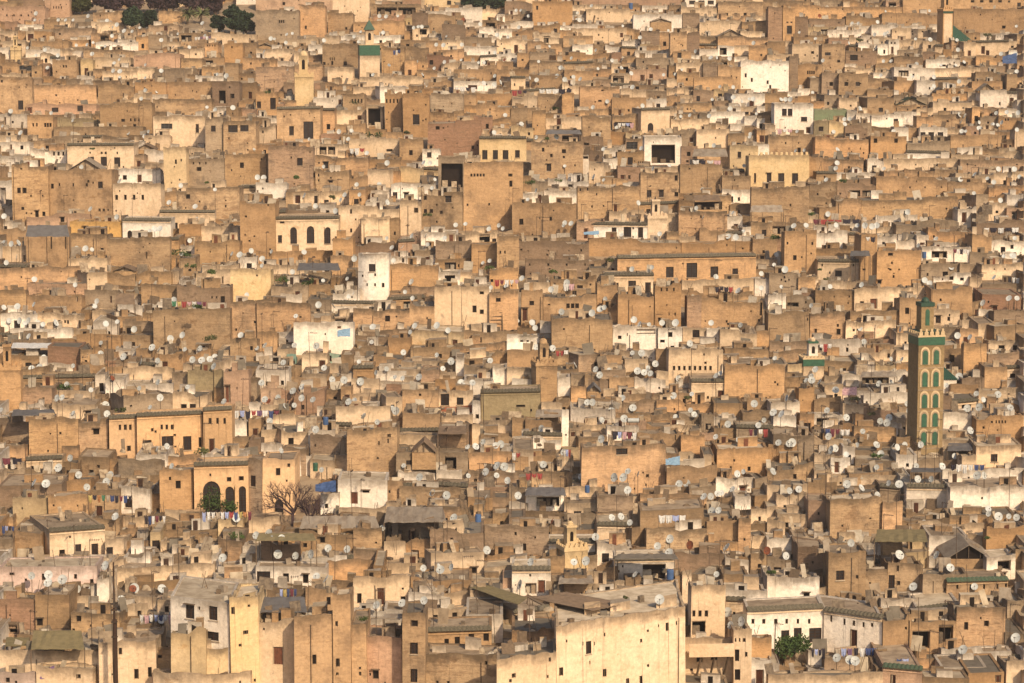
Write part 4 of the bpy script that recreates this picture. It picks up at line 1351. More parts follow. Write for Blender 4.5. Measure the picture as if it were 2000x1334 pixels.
    if M['cap'] == 'pyramid':
        o = lw * .18; hp = 20 * u
        q = [(a - o, c0 - o, zl), (b_ + o, c0 - o, zl), (b_ + o, c1 + o, zl), (a - o, c1 + o, zl)]; tip = (cx, cy, zl + hp)
        for i in range(4): cap.face([q[i], q[(i + 1) % 4], tip], 'tile_green_dark')
        cap.face(q, col); zt = zl + hp
    elif M['cap'] == 'dome':
        r = lw * (.3 if st == 'great' else .45); cap.lathe([(r, zl), (r * 1.02, zl + r * .3), (r * .85, zl + r * .8), (r * .5, zl + r * 1.15), (0, zl + r * 1.3)], 'tile_green_dark' if st == 'great' else col, 14, (cx, cy)); zt = zl + r * 1.3
    elif M['cap'] == 'tip':
        cap.box((a - .08, c0 - .08, zl), (b_ + .08, c1 + .08, zl + .25), col if st != 'band' else 'tile_green'); crenel_ = zl + .25
        cap.lathe([(lw * .3, crenel_), (lw * .3, crenel_ + .3), (0, crenel_ + lw * .45)], col, 10, (cx, cy)); zt = crenel_ + lw * .45
    else:
        cap.box((a - .08, c0 - .08, zl), (b_ + .08, c1 + .08, zl + .3), col); zt = zl + .3
    cap.build('cap', lo)
    fi = MB(); fh = {'great': 18, 'bigband': 13}.get(st, 6) * u
    fi.tube((cx, cy, zt - .05), (cx, cy, zt + fh), .05, .03, 'metal_dark')
    for i in range(3): 
        r = .2 - .05 * i; zc = zt + fh * (.25 + .25 * i); fi.lathe([(0.03, zc - r), (r, zc), (0.0, zc + r)], 'metal_dark', 8, (cx, cy))
    fi.build('finial', lo)
# ------------------------------------------------------------------ landmarks that the labels lean on
LMK = [('the tallest minaret', 1808, 760), ('the brown minaret', 1062, 730), ('the short white-topped minaret', 1590, 710), ('the pyramid-roofed minaret', 722, 110),
 ('the pale yellow minaret', 594, 160), ('the squat cream minaret', 1283, 440), ('the small slit-turret minaret', 1118, 1080), ('the ochre edge minaret', 20, 740),
 ('the slim dark-sided minaret', 1850, 50), ('the orange grilled-window palace', 335, 840), ('the great horseshoe arch', 415, 965), ('the plain yellow block', 490, 555),
 ('the round white tower', 728, 545), ('the three-arched house', 600, 460), ('the red-doored yellow house', 1525, 335), ('the pale yellow house', 980, 290),
 ('the five-niche house', 960, 385), ('the eight-window house', 1360, 715), ('the red balcony', 890, 800), ('the four-shutter house', 1370, 525),
 ('the white courtyard wing', 1665, 1235), ('the huge cream block', 1210, 1270), ('the brown terrace canopy', 1130, 1172), ('the antenna mast', 228, 1200),
 ('the bare tree', 575, 970), ('the blue tarpaulin', 640, 945), ('the olive canopy', 1765, 1045), ('the round green bush', 1550, 1273), ('the bright green wall', 1620, 222),
 ('the tall bare-walled house', 630, 1260), ('the faint-gabled white house', 1285, 45), ('the large blank white house', 1495, 150), ('the tall dark trees', 360, 30),
 ('the long whitewashed wall', 1930, 960), ('the teal rooftop wall', 285, 345), ('the two-arched white house', 285, 450), ('the bright orange house', 190, 447),
 ('the three-slit brick cube', 1670, 1015), ('the three-door white house', 1820, 260), ('the dark-loggia white house', 1240, 660), ('the open dark bay', 882, 345),
 ('the tall thin pillar', 1104, 835), ('the tall corner house', 725, 890), ('the blue-window room', 792, 375), ('the grey-shuttered white house', 393, 1205),
 ('the timber ladder', 970, 610), ('the fortress wall', 45, 25), ('the wide grille window', 1295, 300), ('the blank ochre wall', 1218, 920), ('the three-door flat roof', 575, 1125)]
def where(x, y):
    """two nearest landmarks: (direction words + phrase) for each"""
    o = []
    for (p, lx, ly) in sorted(LMK, key=lambda q: (q[1] - x) ** 2 + (1.4 * (q[2] - y)) ** 2)[:3]:
        dx, dy = x - lx, y - ly
        d = ('below' if dy > 0 else 'above') if abs(dy) > abs(dx) * .75 else ('right of' if dx > 0 else 'left of')
        o.append((f'{d} {p}', math.hypot(dx, dy)))
    return o
ORDN = ['closest to it', 'second closest to it', 'third closest to it', 'fourth closest to it', 'fifth closest to it', 'sixth closest to it', 'seventh closest to it', 'eighth closest to it', 'ninth closest to it', 'tenth closest to it', 'eleventh closest to it', 'twelfth closest to it']
QUEUE = []                    # (object, description, x, y, category, group)
USED = set()
def want(o, desc, x, y, cat, group=None): QUEUE.append((o, desc, x, y, cat, group))
def solve_labels():
    by = {}
    for q in QUEUE:
        w = where(q[2], q[3]); by.setdefault((q[1], w[0][0]), []).append((w[0][1], q, w))
    # spread crowded slots over the second and third nearest landmarks
    for (desc, w0), L in sorted(by.items(), key=lambda kv: str(kv[0])):
        L.sort(key=lambda a: a[0])
        for i, (d, q, w) in enumerate(L):
            lab = f'{desc} {w0}'
            if len(L) > 1: lab += ', ' + (ORDN[i] if i < len(ORDN) else 'farthest but %d from it' % (len(L) - i))
            if len(lab.split()) > 16: lab = lab.replace(' on a washing line', ' drying').replace(' and a door', '')
            k = 2
            tag(q[0], ' '.join(lab.split()), q[4], q[5])

# houses
for h in SINGLE:
    s = sc_at(h.yb); w = h.W; n = h.nw; c = NSUB[h.c]
    if h.label:
        tag(h.root, h.label, 'wall' if h.iswall else 'house', None if h.iswall else 'houses stacked up the hillside'); continue
    sz = 'wide ' if w > 9 else ('narrow ' if w < 3.6 else '')
    bits = []
    if n['a']: bits.append(NUM[n['a']] + ' arches')
    if n['i']: bits.append('an open bay' if n['i'] == 1 else NUM[n['i']] + ' open bays')
    if n['w']: bits.append(NUM[min(12, n['w'])] + (' windows' if n['w'] > 1 else ' window'))
    if n['d'] and len(bits) < 2: bits.append('a door' if n['d'] == 1 else NUM[n['d']] + ' doors')
    bits = bits[:1] if len(bits) > 1 and len(sz) > 2 else bits[:2]
    d = f'{sz}{c} house' + (' with ' + ' and '.join(bits) if bits else ' with blank wall')
    want(h.root, d, (h.x0 + h.x1) / 2, (h.yt + h.yb) / 2, 'house', 'houses stacked up the hillside')

# ------------------------------------------------------------------ satellite dishes
def dish_bowl(front):
    b = MB(); n = 14; rings = [(0, .10), (.2, .085), (.36, .05), (.5, 0)]
    for (r0, y0), (r1, y1) in zip(rings, rings[1:]):
        for i in range(n):
            a, c = 2 * math.pi * i / n, 2 * math.pi * (i + 1) / n
            P = lambda r, y, t: (r * math.cos(t), y, r * math.sin(t) * 1.08)
            q = [P(r0, y0, a), P(r1, y1, a), P(r1, y1, c), P(r0, y0, c)]
            if r0 == 0: q = q[1:] + [] if False else [P(0, y0, 0), P(r1, y1, a), P(r1, y1, c)]
            b.face(q, front)
            b.face([(p[0], p[1] + .025, p[2]) for p in reversed(q)], 'dish_back' if front != 'rust' else 'rust')
    for i in range(n):
        a, c = 2 * math.pi * i / n, 2 * math.pi * (i + 1) / n
        A, B = (.5 * math.cos(a), 0, .54 * math.sin(a)), (.5 * math.cos(c), 0, .54 * math.sin(c))
        b.face([A, B, (B[0], .025, B[2]), (A[0], .025, A[2])], front)
    return b
def dish_arm():
    b = MB(); b.tube((0, .02, -.5), (0, -.42, -.16), .016, .014, 'metal_dark', 5)
    b.tube((.42, .0, .18), (0, -.42, -.14), .008, .008, 'metal_dark', 4); b.tube((-.42, .0, .18), (0, -.42, -.14), .008, .008, 'metal_dark', 4)
    b.box((-.045, -.5, -.2), (.045, -.38, -.09), 'metal_dark'); return b
def dish_mast():
    b = MB(); b.tube((0, 0, 0), (0, 0, 1), .035, .035, 'metal_dark', 6); return b
BOWL = {'w': dish_bowl('dish_white').mesh('reflector'), 'r': dish_bowl('rust').mesh('reflector')}
ARM = dish_arm().mesh('feed_arm'); MAST = dish_mast().mesh('mast')
def whole(front):
    """far copies: bowl, arm and mast as one mesh, mast running down from the bowl"""
    b = dish_bowl(front); a = dish_arm()
    for f, m in zip(a.f, a.m): b.face([a.v[i] for i in f], a.slots[m])
    b.tube((0, .14, -2.2), (0, .14, .0), .035, .035, 'metal_dark', 5); b.tube((0, .14, 0), (0, .06, 0), .04, .04, 'metal_dark', 5)
    return b
R = random.Random(5)
DISH = []
for tok in DISH_DATA.split():
    red = tok[0] == 'R'
    x, y = [float(q) for q in tok.lstrip('R').split(',')]
    s = sc_at(y + 20); dia = R.choice((R.uniform(.62, .85), R.uniform(.8, 1.05), R.uniform(.85, 1.1)))
    h = host(x, y + .55 * s)
    if not h: continue
    roofz = h.P.z + h.H - h.drop; Zd = h.Z + min(.5, h.D * .4); want_L = R.uniform(.7, 1.35) + h.drop * .6
    while Zd < h.Z + h.D - .5 and at(x, y, Zd).z - roofz > want_L: Zd += .25
    c = at(x, y, Zd); L = c.z - roofz
    if L < .45: L = .45; c.z = roofz + .45
    if L > 4.2: continue
    DISH.append((s, x, y, c, L, dia, red, roofz, h))
REX = random.Random(2024); EXTRA = []
for q in range(1500):                                        # more of them crowd the middle and far roofs
    if len(EXTRA) > 260: break
    y = REX.uniform(20, 980); x = REX.uniform(5, 1995); h = host(x, y)
    if not h or h.yt - y > 14 or h.W < 2: continue
    s = sc_at(h.yb); roofz = h.P.z + h.H - h.drop; dia = REX.uniform(.6, .95); L = REX.uniform(.6, 1.1) + h.drop * .6
    if any(abs(x - e[1]) < 7 and abs(y - e[2]) < 9 for e in DISH): continue
    c = at(x, h.yt, h.Z + min(.6, h.D * .4)); c.z = roofz + L; xx, yy, _z = px(c)
    e = (min(s, 13.2), xx, yy, c, L, dia, REX.random() < .03, roofz, h); EXTRA.append(e); DISH.append(e)
DISH.sort(key=lambda q: -q[0])
print('dishes', len(DISH))
dstuff = MB()
for i, (s, x, y, c, L, dia, red, roofz, h) in enumerate(DISH):
    az = math.radians(R.gauss(-16, 22)); el = math.radians(R.uniform(12, 40))
    if R.random() < .08: az += R.choice((1, -1)) * 1.1
    k = 'r' if red else 'w'
    if i < 300:
        root = bpy.data.objects.new('satellite_dish', None); COL.objects.link(root); root.location = (c.x, c.y, roofz - .02)
        r = link('reflector', BOWL[k], root); r.location = (0, -.13, c.z - roofz + .02); r.rotation_euler = (-el, 0, az); r.scale = (dia,) * 3
        a = link('feed_arm', ARM, root); a.location = r.location; a.rotation_euler = r.rotation_euler; a.scale = r.scale
        m = link('mast', MAST, root); m.scale = (1, 1, c.z - roofz + .04)
        want(root, ('rusty brown' if red else ('tall-masted grey' if L > 2 else 'pale grey')) + ' satellite dish', x, y, 'satellite dish', 'satellite dishes on the rooftops')
    else:
        Mx = Matrix.Translation((c.x, c.y - .13, c.z)) @ Matrix.Rotation(az, 4, 'Z') @ Matrix.Rotation(-el, 4, 'X') @ Matrix.Scale(dia, 4)
        b = dish_bowl('rust' if red else 'dish_white')
        dstuff.xf = Mx
        for f, mm in zip(b.f, b.m): dstuff.face([b.v[j] for j in f], b.slots[mm])
        dstuff.xf = None
        dstuff.tube((c.x, c.y, roofz), (c.x, c.y, c.z + .02), .035, .035, 'metal_dark', 5)
o = dstuff.build('distant_satellite_dishes')
if o: tag(o, 'tiny far satellite dishes crowding the highest roofs', 'satellite dishes', kind='stuff')

# ------------------------------------------------------------------ television aerials
def aerial_mesh(seed):
    R = random.Random(seed); b = MB(); n = R.randint(4, 7); L = R.uniform(.8, 1.4)
    b.tube((0, 0, 0), (L, 0, .0), .03, .03, 'metal_dark', 4)
    for i in range(n):
        x = L * (i + .3) / n; w = .55 - .05 * i; b.tube((x, -w * .4, -w * .25), (x, w * .4, w * .25), 0.022, 0.022, 'metal_dark', 4)
    b.tube((-.05, 0, -.03), (.05, 0, -.03), .04, .04, 'metal_dark', 5)
    return b.mesh('aerial')
AER = [aerial_mesh(i) for i in range(4)]
b = MB(); b.tube((0, 0, 0), (0, 0, 1), .042, .03, 'metal_dark', 5); AMAST = b.mesh('mast')
R = random.Random(77); na = 0
for tries in range(2500):
    if na >= 230: break
    y = 1334 * (R.random() ** .75); x = R.uniform(5, 1995)
    h = host(x, y)
    if not h or h.yt - y > 40: continue
    Zd = h.Z + min(h.D - .3, R.uniform(.4, 3)); roofz = h.P.z + h.H - h.drop
    L = R.uniform(3., 7.0) if y > 480 else R.uniform(2.5, 5)
    p = at(x, h.yt, Zd)
    root = bpy.data.objects.new('television_antenna', None); COL.objects.link(root); root.location = (p.x, p.y, roofz - .02)
    m = link('mast', AMAST, root); m.scale = (1, 1, L); m.rotation_euler = (R.gauss(0, .02), R.gauss(0, .025), 0)
    if R.random() < .8:
        a = link('aerial', R.choice(AER), root); a.location = (0, 0, L - .12); a.rotation_euler = (0, 0, R.gauss(-.6, .5))
        d = 'thin dark television aerial'
    else: d = 'bare thin dark roof mast'
    want(root, d, x, h.yt - L * sc_at(h.yb) * .5, 'antenna', 'television aerials on the rooftops'); na += 1

# ------------------------------------------------------------------ laundry
LINES = """380 412 72 wwpkwp
876 930 170 dwwdw
682 712 290 wwr
768 782 98 bwb
1000 1030 177 rmd
1052 1118 174 wwwdd
335 404 588 gyrkwpm
172 258 966 ydogtbdmbd
282 324 1008 dbwmdw
394 492 1000 lwwtwlrbyom
4 28 1026 bldb
546 580 1150 lybmb
1602 1660 836 dbmmww
1856 1924 906 dwwwbb
1584 1612 1268 dldd
1630 1714 1266 tlpdwbb
1198 1238 240 dwwlk
966 1014 546 rmwwk
1396 1432 560 dddr
1588 1644 428 mrrr
1862 1894 486 mwdww
1286 1340 1006 wwlw
272 356 1200 wkwlbwkkw
1968 1992 540 dww
1646 1674 756 kk
1026 1060 924 rrr
1196 1244 842 dlkmw
456 546 802 wldrpwbm
1462 1500 838 mdwr
1518 1548 252 kwk
1352 1408 312 wdwk
1600 1625 672 wrw
1085 1110 685 rrw
700 722 1222 mpr
1645 1680 428 dd
1100 1122 555 wk
2 44 895 md
1000 1016 884 wr
1920 1990 445 wdwdw
1690 1710 462 wd
1100 1115 878 wlr
1750 1775 1286 bl"""
b = MB(); b.tube((0, 0, 0), (1, 0, 0), .012, .012, 'metal_dark', 4); ROPE = b.mesh('rope')
CN = {'r': 'red', 'w': 'white', 'b': 'navy blue', 'd': 'black', 'p': 'purple', 'k': 'pink', 'y': 'yellow', 'g': 'green', 'm': 'maroon', 'o': 'orange', 't': 'beige', 'l': 'pale blue'}
def cloth(w, hh, m, seed):
    R = random.Random(seed); b = MB(); n = 6; k = 4; ph = R.uniform(0, 6)
    sag = R.uniform(.02, .16); hh *= R.uniform(.75, 1.1); nar = R.uniform(.04, .35)
    P = lambda i, j: (w * (i / n - .5) * (1 - nar * j / k), .09 * math.sin(ph + i * 1.9) * j / k, -hh * j / k - sag * (1 - abs(2 * i / n - 1)) + (R.uniform(-.1, .1) if j == k else 0))
    G = [[P(i, j) for j in range(k + 1)] for i in range(n + 1)]
    for i in range(n):
        for j in range(k):
            q = [G[i][j], G[i + 1][j], G[i + 1][j + 1], G[i][j + 1]]
            b.face(q, m); b.face([(p[0], p[1] + .02, p[2]) for p in reversed(q)], m)
    for i in range(n):
        for j in (0, k):
            q = [G[i][j], G[i + 1][j]]; b.face([q[0], q[1], (q[1][0], q[1][1] + .02, q[1][2]), (q[0][0], q[0][1] + .02, q[0][2])], m)
    for j in range(k):
        for i in (0, n):
            q = [G[i][j], G[i][j + 1]]; b.face([q[0], q[1], (q[1][0], q[1][1] + .02, q[1][2]), (q[0][0], q[0][1] + .02, q[0][2])], m)
    return b
R = random.Random(31)
for li, L in enumerate(LINES.split('\n')):
    x0, x1, y, cs = L.split(); x0, x1, y = float(x0), float(x1), float(y)
    s = sc_at(y); xm = (x0 + x1) / 2
    h = host(xm, y + .9 * s) or host(xm, y + .3 * s)
    if not h: continue
    Zd = h.Z + .5
    A, B = at(x0, y, Zd), at(x1, y + R.uniform(-2, 3), Zd)
    rz = h.P.z + h.H - h.drop
    root = bpy.data.objects.new('clothesline', None); COL.objects.link(root); root.location = (A.x, A.y, rz)
    D_ = B - A
    r = link('rope', ROPE, root); r.location = (0, 0, A.z - rz); r.scale = (D_.length, 1, 1); r.rotation_euler = (0, -math.atan2(D_.z, math.hypot(D_.x, D_.y)), math.atan2(D_.y, D_.x))
    for t in (0, 1):
        pz = A.z - rz if t == 0 else B.z - rz
        if pz > .2:
            mm = MB(); mm.tube((D_.x * t, D_.y * t, -.05), (D_.x * t, D_.y * t, pz + .1), .03, .025, 'timber', 5); mm.build('post', root)
    want(root, 'washing line hung with clothes', xm, y, 'washing line', 'washing lines on the terraces')
    n = len(cs)
    for i, k in enumerate(cs):
        w = D_.length / n * R.uniform(.72, .98); hh = R.uniform(.55, 1.15) if D_.length / n < 1.2 else R.uniform(.6, .95)
        if y in (428,): hh = .75
        o = cloth(w, hh, 'cloth_' + k, li * 50 + i).build('hanging_garment')
        o.location = A + D_ * ((i + .5) / n) + Vector((0, -.03, -.01))
        o.rotation_euler = (0, 0, math.atan2(D_.y, D_.x))
        want(o, CN[k] + ' cloth on a washing line', lin(x0, x1, (i + .5) / n), y + 5, 'laundry', 'laundry drying on the terraces')

# ------------------------------------------------------------------ sheet-metal canopies, gabled sheds, tarpaulins
def roof_z(h): return h.P.z + h.H - h.drop
CAN = [  # x0 x1 yfront yback depth material label
 (1056, 1222, 1188, 1160, 7, 'sheet_brown', 'broad brown metal canopy over the cream block terrace'),
 (1352, 1422, 306, 291, 3, 'sheet_metal', 'grey sloping awning above a narrow terrace'),
 (1708, 1812, 1058, 1034, 6, 'sheet_olive', 'olive corrugated canopy on posts over a terrace'),
 (912, 1000, 1178, 1148, 6, 'sheet_olive', 'olive sloping awning beside a cream pillar'),
 (750, 872, 1020, 990, 8, 'sheet_metal', 'wide grey metal roof over a glazed shed'),
 (585, 742, 1032, 1008, 9, 'sheet_metal', 'large flat grey sheet roof left of a glazed shed'),
 (500, 618, 1056, 1042, 5, 'sheet_olive', 'dark olive sheet roof behind four white dishes'),
 (1090, 1160, 1140, 1124, 5, 'sheet_metal', 'sagging grey awning beside the slit-turret minaret'),
 (1354, 1408, 392, 381, 3, 'sheet_brown', 'striped fabric awning over a black opening'),
 (1680, 1752, 736, 726, 3, 'sheet_metal', 'grey sheet lean-to against a white wall'),
 (50, 136, 462, 440, 2.2, 'sheet_slate', 'grey cloth awning draped above an ochre wall'),
 (1026, 1106, 968, 952, 4, 'sheet_slate', 'dark patched tin roof over a white room'),
 (1778, 1840, 922, 914, 3, 'sheet_slate', 'black tin roof of a rooftop shack'),
 (225, 264, 594, 574, 2.5, 'sheet_brown', 'brown sloping sheet above a dark doorway'),
 (580, 665, 528, 514, 5, 'sheet_slate', 'patched dark plank roof beside the round white tower'),
 (1660, 1700, 500, 490, 2, 'sheet_slate', 'ragged dark sheets over a tan wall'),
 (855, 912, 848, 832, 4, 'sheet_brown', 'brown tiled lean-to roof on a narrow house'),
 (22, 110, 812, 800, 5, 'sheet_slate', 'dark grey tarpaulin roof left of the orange palace'),
 (20, 130, 680, 670, 4, 'cloth_w', 'long white cloth awning near the left edge'),
 (1465, 1530, 414, 401, 2.5, 'sheet_metal', 'plain grey metal sheet leaning on a brick wall'),
 (1066, 1136, 262, 254, 2, 'sheet_slate', 'black tarpaulin awning under a white rooftop room'),
 (10, 60, 1262, 1245, 3, 'sheet_olive', 'dusty green awning behind white pillars'),
 (60, 165, 1268, 1232, 7, 'sheet_olive', 'pale grey-green tarpaulin over a pillared terrace'),
 (508, 600, 1196, 1166, 5, 'sheet_slate', 'grey tarpaulin screen on a railing'),
 (748, 792, 1208, 1199, 3, 'sheet_metal', 'small grey tin awning over a white terrace'),
 (1850, 1900, 880, 866, 4, 'sheet_slate', 'slate-grey sheet beside the tallest minaret'),
 (1045, 1100, 815, 800, 4, 'sheet_metal', 'grey sheet roof of a cream rooftop hut'),
 (1200, 1325, 1092, 1082, 5, 'roof_dark', 'dark tiled canopy over an open terrace room'),
]
QUAD = {'broad brown metal canopy over the cream block terrace': [(1155, 1193), (1228, 1178), (1104, 1156), (1040, 1168)],
 'olive sloping awning beside a cream pillar': [(1012, 1181), (1030, 1168), (955, 1143), (917, 1147)]}
for (x0, x1, yf, ybk, d, m, lab) in CAN:
    xm = (x0 + x1) / 2; h = host(xm, yf) or host(xm, yf + 4) or host(xm, yf - 8)
    if not h: print('no host', lab); continue
    Zf = h.Z + .35; s = FPX / Zf
    A, B = at(x0, yf, Zf), at(x1, yf, Zf)
    quad = QUAD.get(lab)
    d = min(d, max(2.0, h.D + 1.5)); 
    C, D_ = at(x1 - (x1 - x0) * .06, ybk, Zf + d), at(x0 + (x1 - x0) * .05, ybk, Zf + d)
    if quad:                                               # a level roof: meet each corner's ray with one horizontal plane
        zc = at(*quad[0], Zf).z
        def lev(x, y):
            q = at(x, y, 1.0) - Vector((0, 0, CAMH)); return q * ((zc - CAMH) / q.z) + Vector((0, 0, CAMH))
        A, B, C, D_ = [lev(*q) for q in quad]
    b = MB(); R = random.Random(xm); n = max(4, int((x1 - x0) / 9)); k = 3
    G = [[(A.lerp(B, i / n)).lerp(D_.lerp(C, i / n), j / k) + Vector((0, 0, (.05 if i % 2 else 0) + R.uniform(-.05, .05))) for j in range(k + 1)] for i in range(n + 1)]
    for i in range(n):
        for j in range(k):
            q = [G[i][j], G[i + 1][j], G[i + 1][j + 1], G[i][j + 1]]
            b.face(q, m); b.face([p - Vector((0, 0, .05)) for p in reversed(q)], m)
        for j in (0, k):
            q = [G[i][j], G[i + 1][j]]; b.face([q[0] - Vector((0, 0, .05)), q[1] - Vector((0, 0, .05)), q[1], q[0]], m)
    root = bpy.data.objects.new('canopy', None); COL.objects.link(root); tag(root, lab, 'canopy', 'sheet roofs and awnings on the terraces')
    base = roof_z(h); root.location = (A.x, A.y, base)
    for v in range(len(b.v)): b.v[v] = b.v[v] - root.location
    b.build('sheet', root)
    for P in (A, B, C, D_):
        zb = min(base, P.z - .8) - .0
        if P.z - zb < .25: continue
        q = MB(); q.tube(Vector((P.x, P.y, zb)) - root.location, P - root.location - Vector((0, 0, .04)), .06, .05, 'timber', 5); q.build('post', root)
GAB = [(132, 202, 333, 311, 5, 'sheet_metal', 'grey gabled shed in front of a long cream house'), (262, 305, 292, 281, 4, 'sheet_brown', 'small brown gabled shed on a tan roof'),
 (220, 266, 530, 521, 4, 'sheet_brown', 'low gabled shed above a white wall'), (1846, 1938, 1092, 1064, 7, 'sheet_metal', 'large grey gabled roof with a dark open front'),
 (804, 852, 884, 862, 4, 'sheet_brown', 'timber-framed skylight with a pointed gable'), (1400, 1456, 72, 58, 5, 'sheet_metal', 'gabled grey shed with a white lattice front'),
 (1270, 1312, 43, 35, 4, 'roof', 'tiny tan gable on the long white house'), (1910, 1946, 178, 164, 4, 'sheet_metal', 'small grey gabled roof among white walls'),
 (1826, 1848, 180, 172, 4, 'sheet_slate', 'little dark gabled hut beside a tan wall'), (1146, 1174, 765, 752, 3, 'sheet_slate', 'small dark tent-like gable over a brown yard'),
 (1750, 1810, 205, 191, 5, 'leaf_dark', 'green-roofed gabled hut above a tan house'), (505, 530, 90, 84, 4, 'roof', 'low tan gabled roof below the brown rampart')]
for (x0, x1, ye, yr, d, m, lab) in GAB:
    xm = (x0 + x1) / 2; h = host(xm, ye - 8) or host(xm, ye - 3)
    if not h: print('no host', lab); continue
    Zf = h.Z + .4
    while Zf < h.Z + h.D - 2.5 and at(xm, ye, Zf).z - roof_z(h) > 1.3: Zf += .25
    A, B, Rg = at(x0, ye, Zf), at(x1, ye, Zf), at(xm, yr, Zf); zw = max(-2.2, min(-.3, roof_z(h) - A.z - .05))
    root = bpy.data.objects.new('gabled_shed', None); COL.objects.link(root); tag(root, lab, 'shed', 'gabled sheds on the roofs'); root.location = A
    dv = Vector((0, d, 0)); lo = lambda P: P - root.location
    up = Vector((0, 0, .06)); ov = Vector((0, -.35, 0))
    b = MB()
    for (P, Q) in ((A, Rg), (Rg, B)):
        q = [lo(P + ov), lo(Q + ov), lo(Q + dv), lo(P + dv)]; b.face([v + up for v in q], m); b.face(list(reversed(q)), m)
        for i in range(4): a_, c_ = q[i], q[(i + 1) % 4]; b.face([a_, c_, c_ + up, a_ + up], m)
    b.build('sheet_roof', root)
    b = MB(); b.face([lo(A) + Vector((.1, .3, -.0)), lo(B) + Vector((-.1, .3, -.0)), lo(Rg) + Vector((0, .3, -.1))], 'dark_hole' if (x1 - x0) > 80 else 'wall_g')
    b.box((0.05, .02, zw), ((B - A).x - .05, .2, -.01), 'wall_t'); b.box((0.05, .2, zw), (.25, d - .1, -.01), 'wall_t'); b.box(((B - A).x - .25, .2, zw), ((B - A).x - .05, d - .1, -.01), 'wall_t'); b.build('front_wall', root)
    t = MB()
    for f in (.25, .5, .75): t.box(((B - A).x * f - .04, .1, 0), ((B - A).x * f + .04, .18, (Rg.z - A.z) * (1 - abs(2 * f - 1)) - .05), 'timber')
    t.build('truss', root)

def bluething(name, x0, x1, y0, y1, m, lab, cat, sag=.3, lean=.8):
    xm = (x0 + x1) / 2; h = host(xm, y1) or host(xm, y0) or host(xm, y0 - 15) or host(xm, y0 - 40)
    if not h: print('no host', lab); return
    Zf = h.Z - .12; A, B, C, D_ = at(x0, y1, Zf), at(x1, y1, Zf), at(x1, y0, Zf + lean), at(x0, y0 + (y1 - y0) * .35, Zf + lean)
    b = MB(); n = 8; R = random.Random(xm)
    G = [[(A.lerp(B, i / n)).lerp(D_.lerp(C, i / n), j / n) + Vector((0, R.uniform(-.05, .05), -sag * math.sin(math.pi * i / n) * math.sin(math.pi * j / n) + R.uniform(-.06, .06))) for j in range(n + 1)] for i in range(n + 1)]
    for i in range(n):
        for j in range(n):
            q = [G[i][j], G[i + 1][j], G[i + 1][j + 1], G[i][j + 1]]; b.face(q, m); b.face([p + Vector((0, .03, -.02)) for p in reversed(q)], m)
    o = b.build(name); tag(o, lab, cat)
bluething('tarpaulin', 616, 656, 938, 960, 'tarp_blue', 'creased blue tarpaulin stretched beside a low white house', 'tarpaulin', lean=2.5)
bluething('tarpaulin', 1958, 1986, 103, 124, 'tarp_blue', 'dark blue tarpaulin upright among far roofs', 'tarpaulin', .05, .3)
bluething('hanging_sheet', 659, 684, 640, 657, 'cloth_blue', 'light blue sheet hanging on a white terrace', 'laundry', .05, .1)
bluething('hanging_sheet', 1140, 1170, 450, 458, 'cloth_blue', 'bluish awning cloth beside the white row house', 'laundry', .1, .6)
bluething('hanging_sheet', 1645, 1673, 755, 772, 'cloth_k', 'pink patterned rug hung over a wall', 'rug', .02, .05)
bluething('hanging_sheet', 1300, 1328, 890, 908, 'cloth_blue', 'grey-blue plastic sheet on a terrace corner', 'tarpaulin', .05, .4)
bluething('tarpaulin', 512, 570, 1282, 1300, 'tarp_blue', 'blue plastic floor sheet at the foot of a cream wall', 'tarpaulin', .0, 1.5)
bluething('hanging_sheet', 78, 106, 1300, 1326, 'cloth_p', 'dark purple patterned rug at the bottom left', 'rug', .02, .1)

# green-tiled pyramid roofs of two prayer halls
for (xl, xr, xa, ye, ya, row, lab) in ((1838, 1872, 1838, 742, 712, 800, 'steep green tiled roof beside the tallest minaret'), (1858, 1902, 1859, 82, 47, 96, 'green tiled roof beside the slim dark-sided minaret')):
    Z = Zg(row) + 6; A, B, T_ = at(xl - 20, ye, Z), at(xr, ye, Z), at(xa, ya, Z + 3); w_ = B.x - A.x
    root = bpy.data.objects.new('prayer_hall', None); COL.objects.link(root); root.location = A; tag(root, lab, 'prayer hall', 'green-roofed prayer halls')
    b = MB(); C, D_ = B + Vector((0, 6, 0)), A + Vector((0, 6, 0)); q = [P - A for P in (A, B, C, D_)]; t_ = T_ - A
    for i in range(4):
        e0, e1 = q[i], q[(i + 1) % 4]; n = 14
        for j in range(n):                                 # ribs of half-round tiles running up to the point
            p0, p1 = e0.lerp(e1, j / n), e0.lerp(e1, (j + 1) / n); m_ = (p0 + p1) / 2 + Vector((0, 0, .07))
            b.face([p0, m_, t_], 'tile_green_dark'); b.face([m_, p1, t_], 'tile_green')
    b.build('tiled_roof', root)
    b = MB(); b.box((.2, .2, -5), (w_ - .2, 5.8, -.02), 'wall_w'); b.build('wall', root)

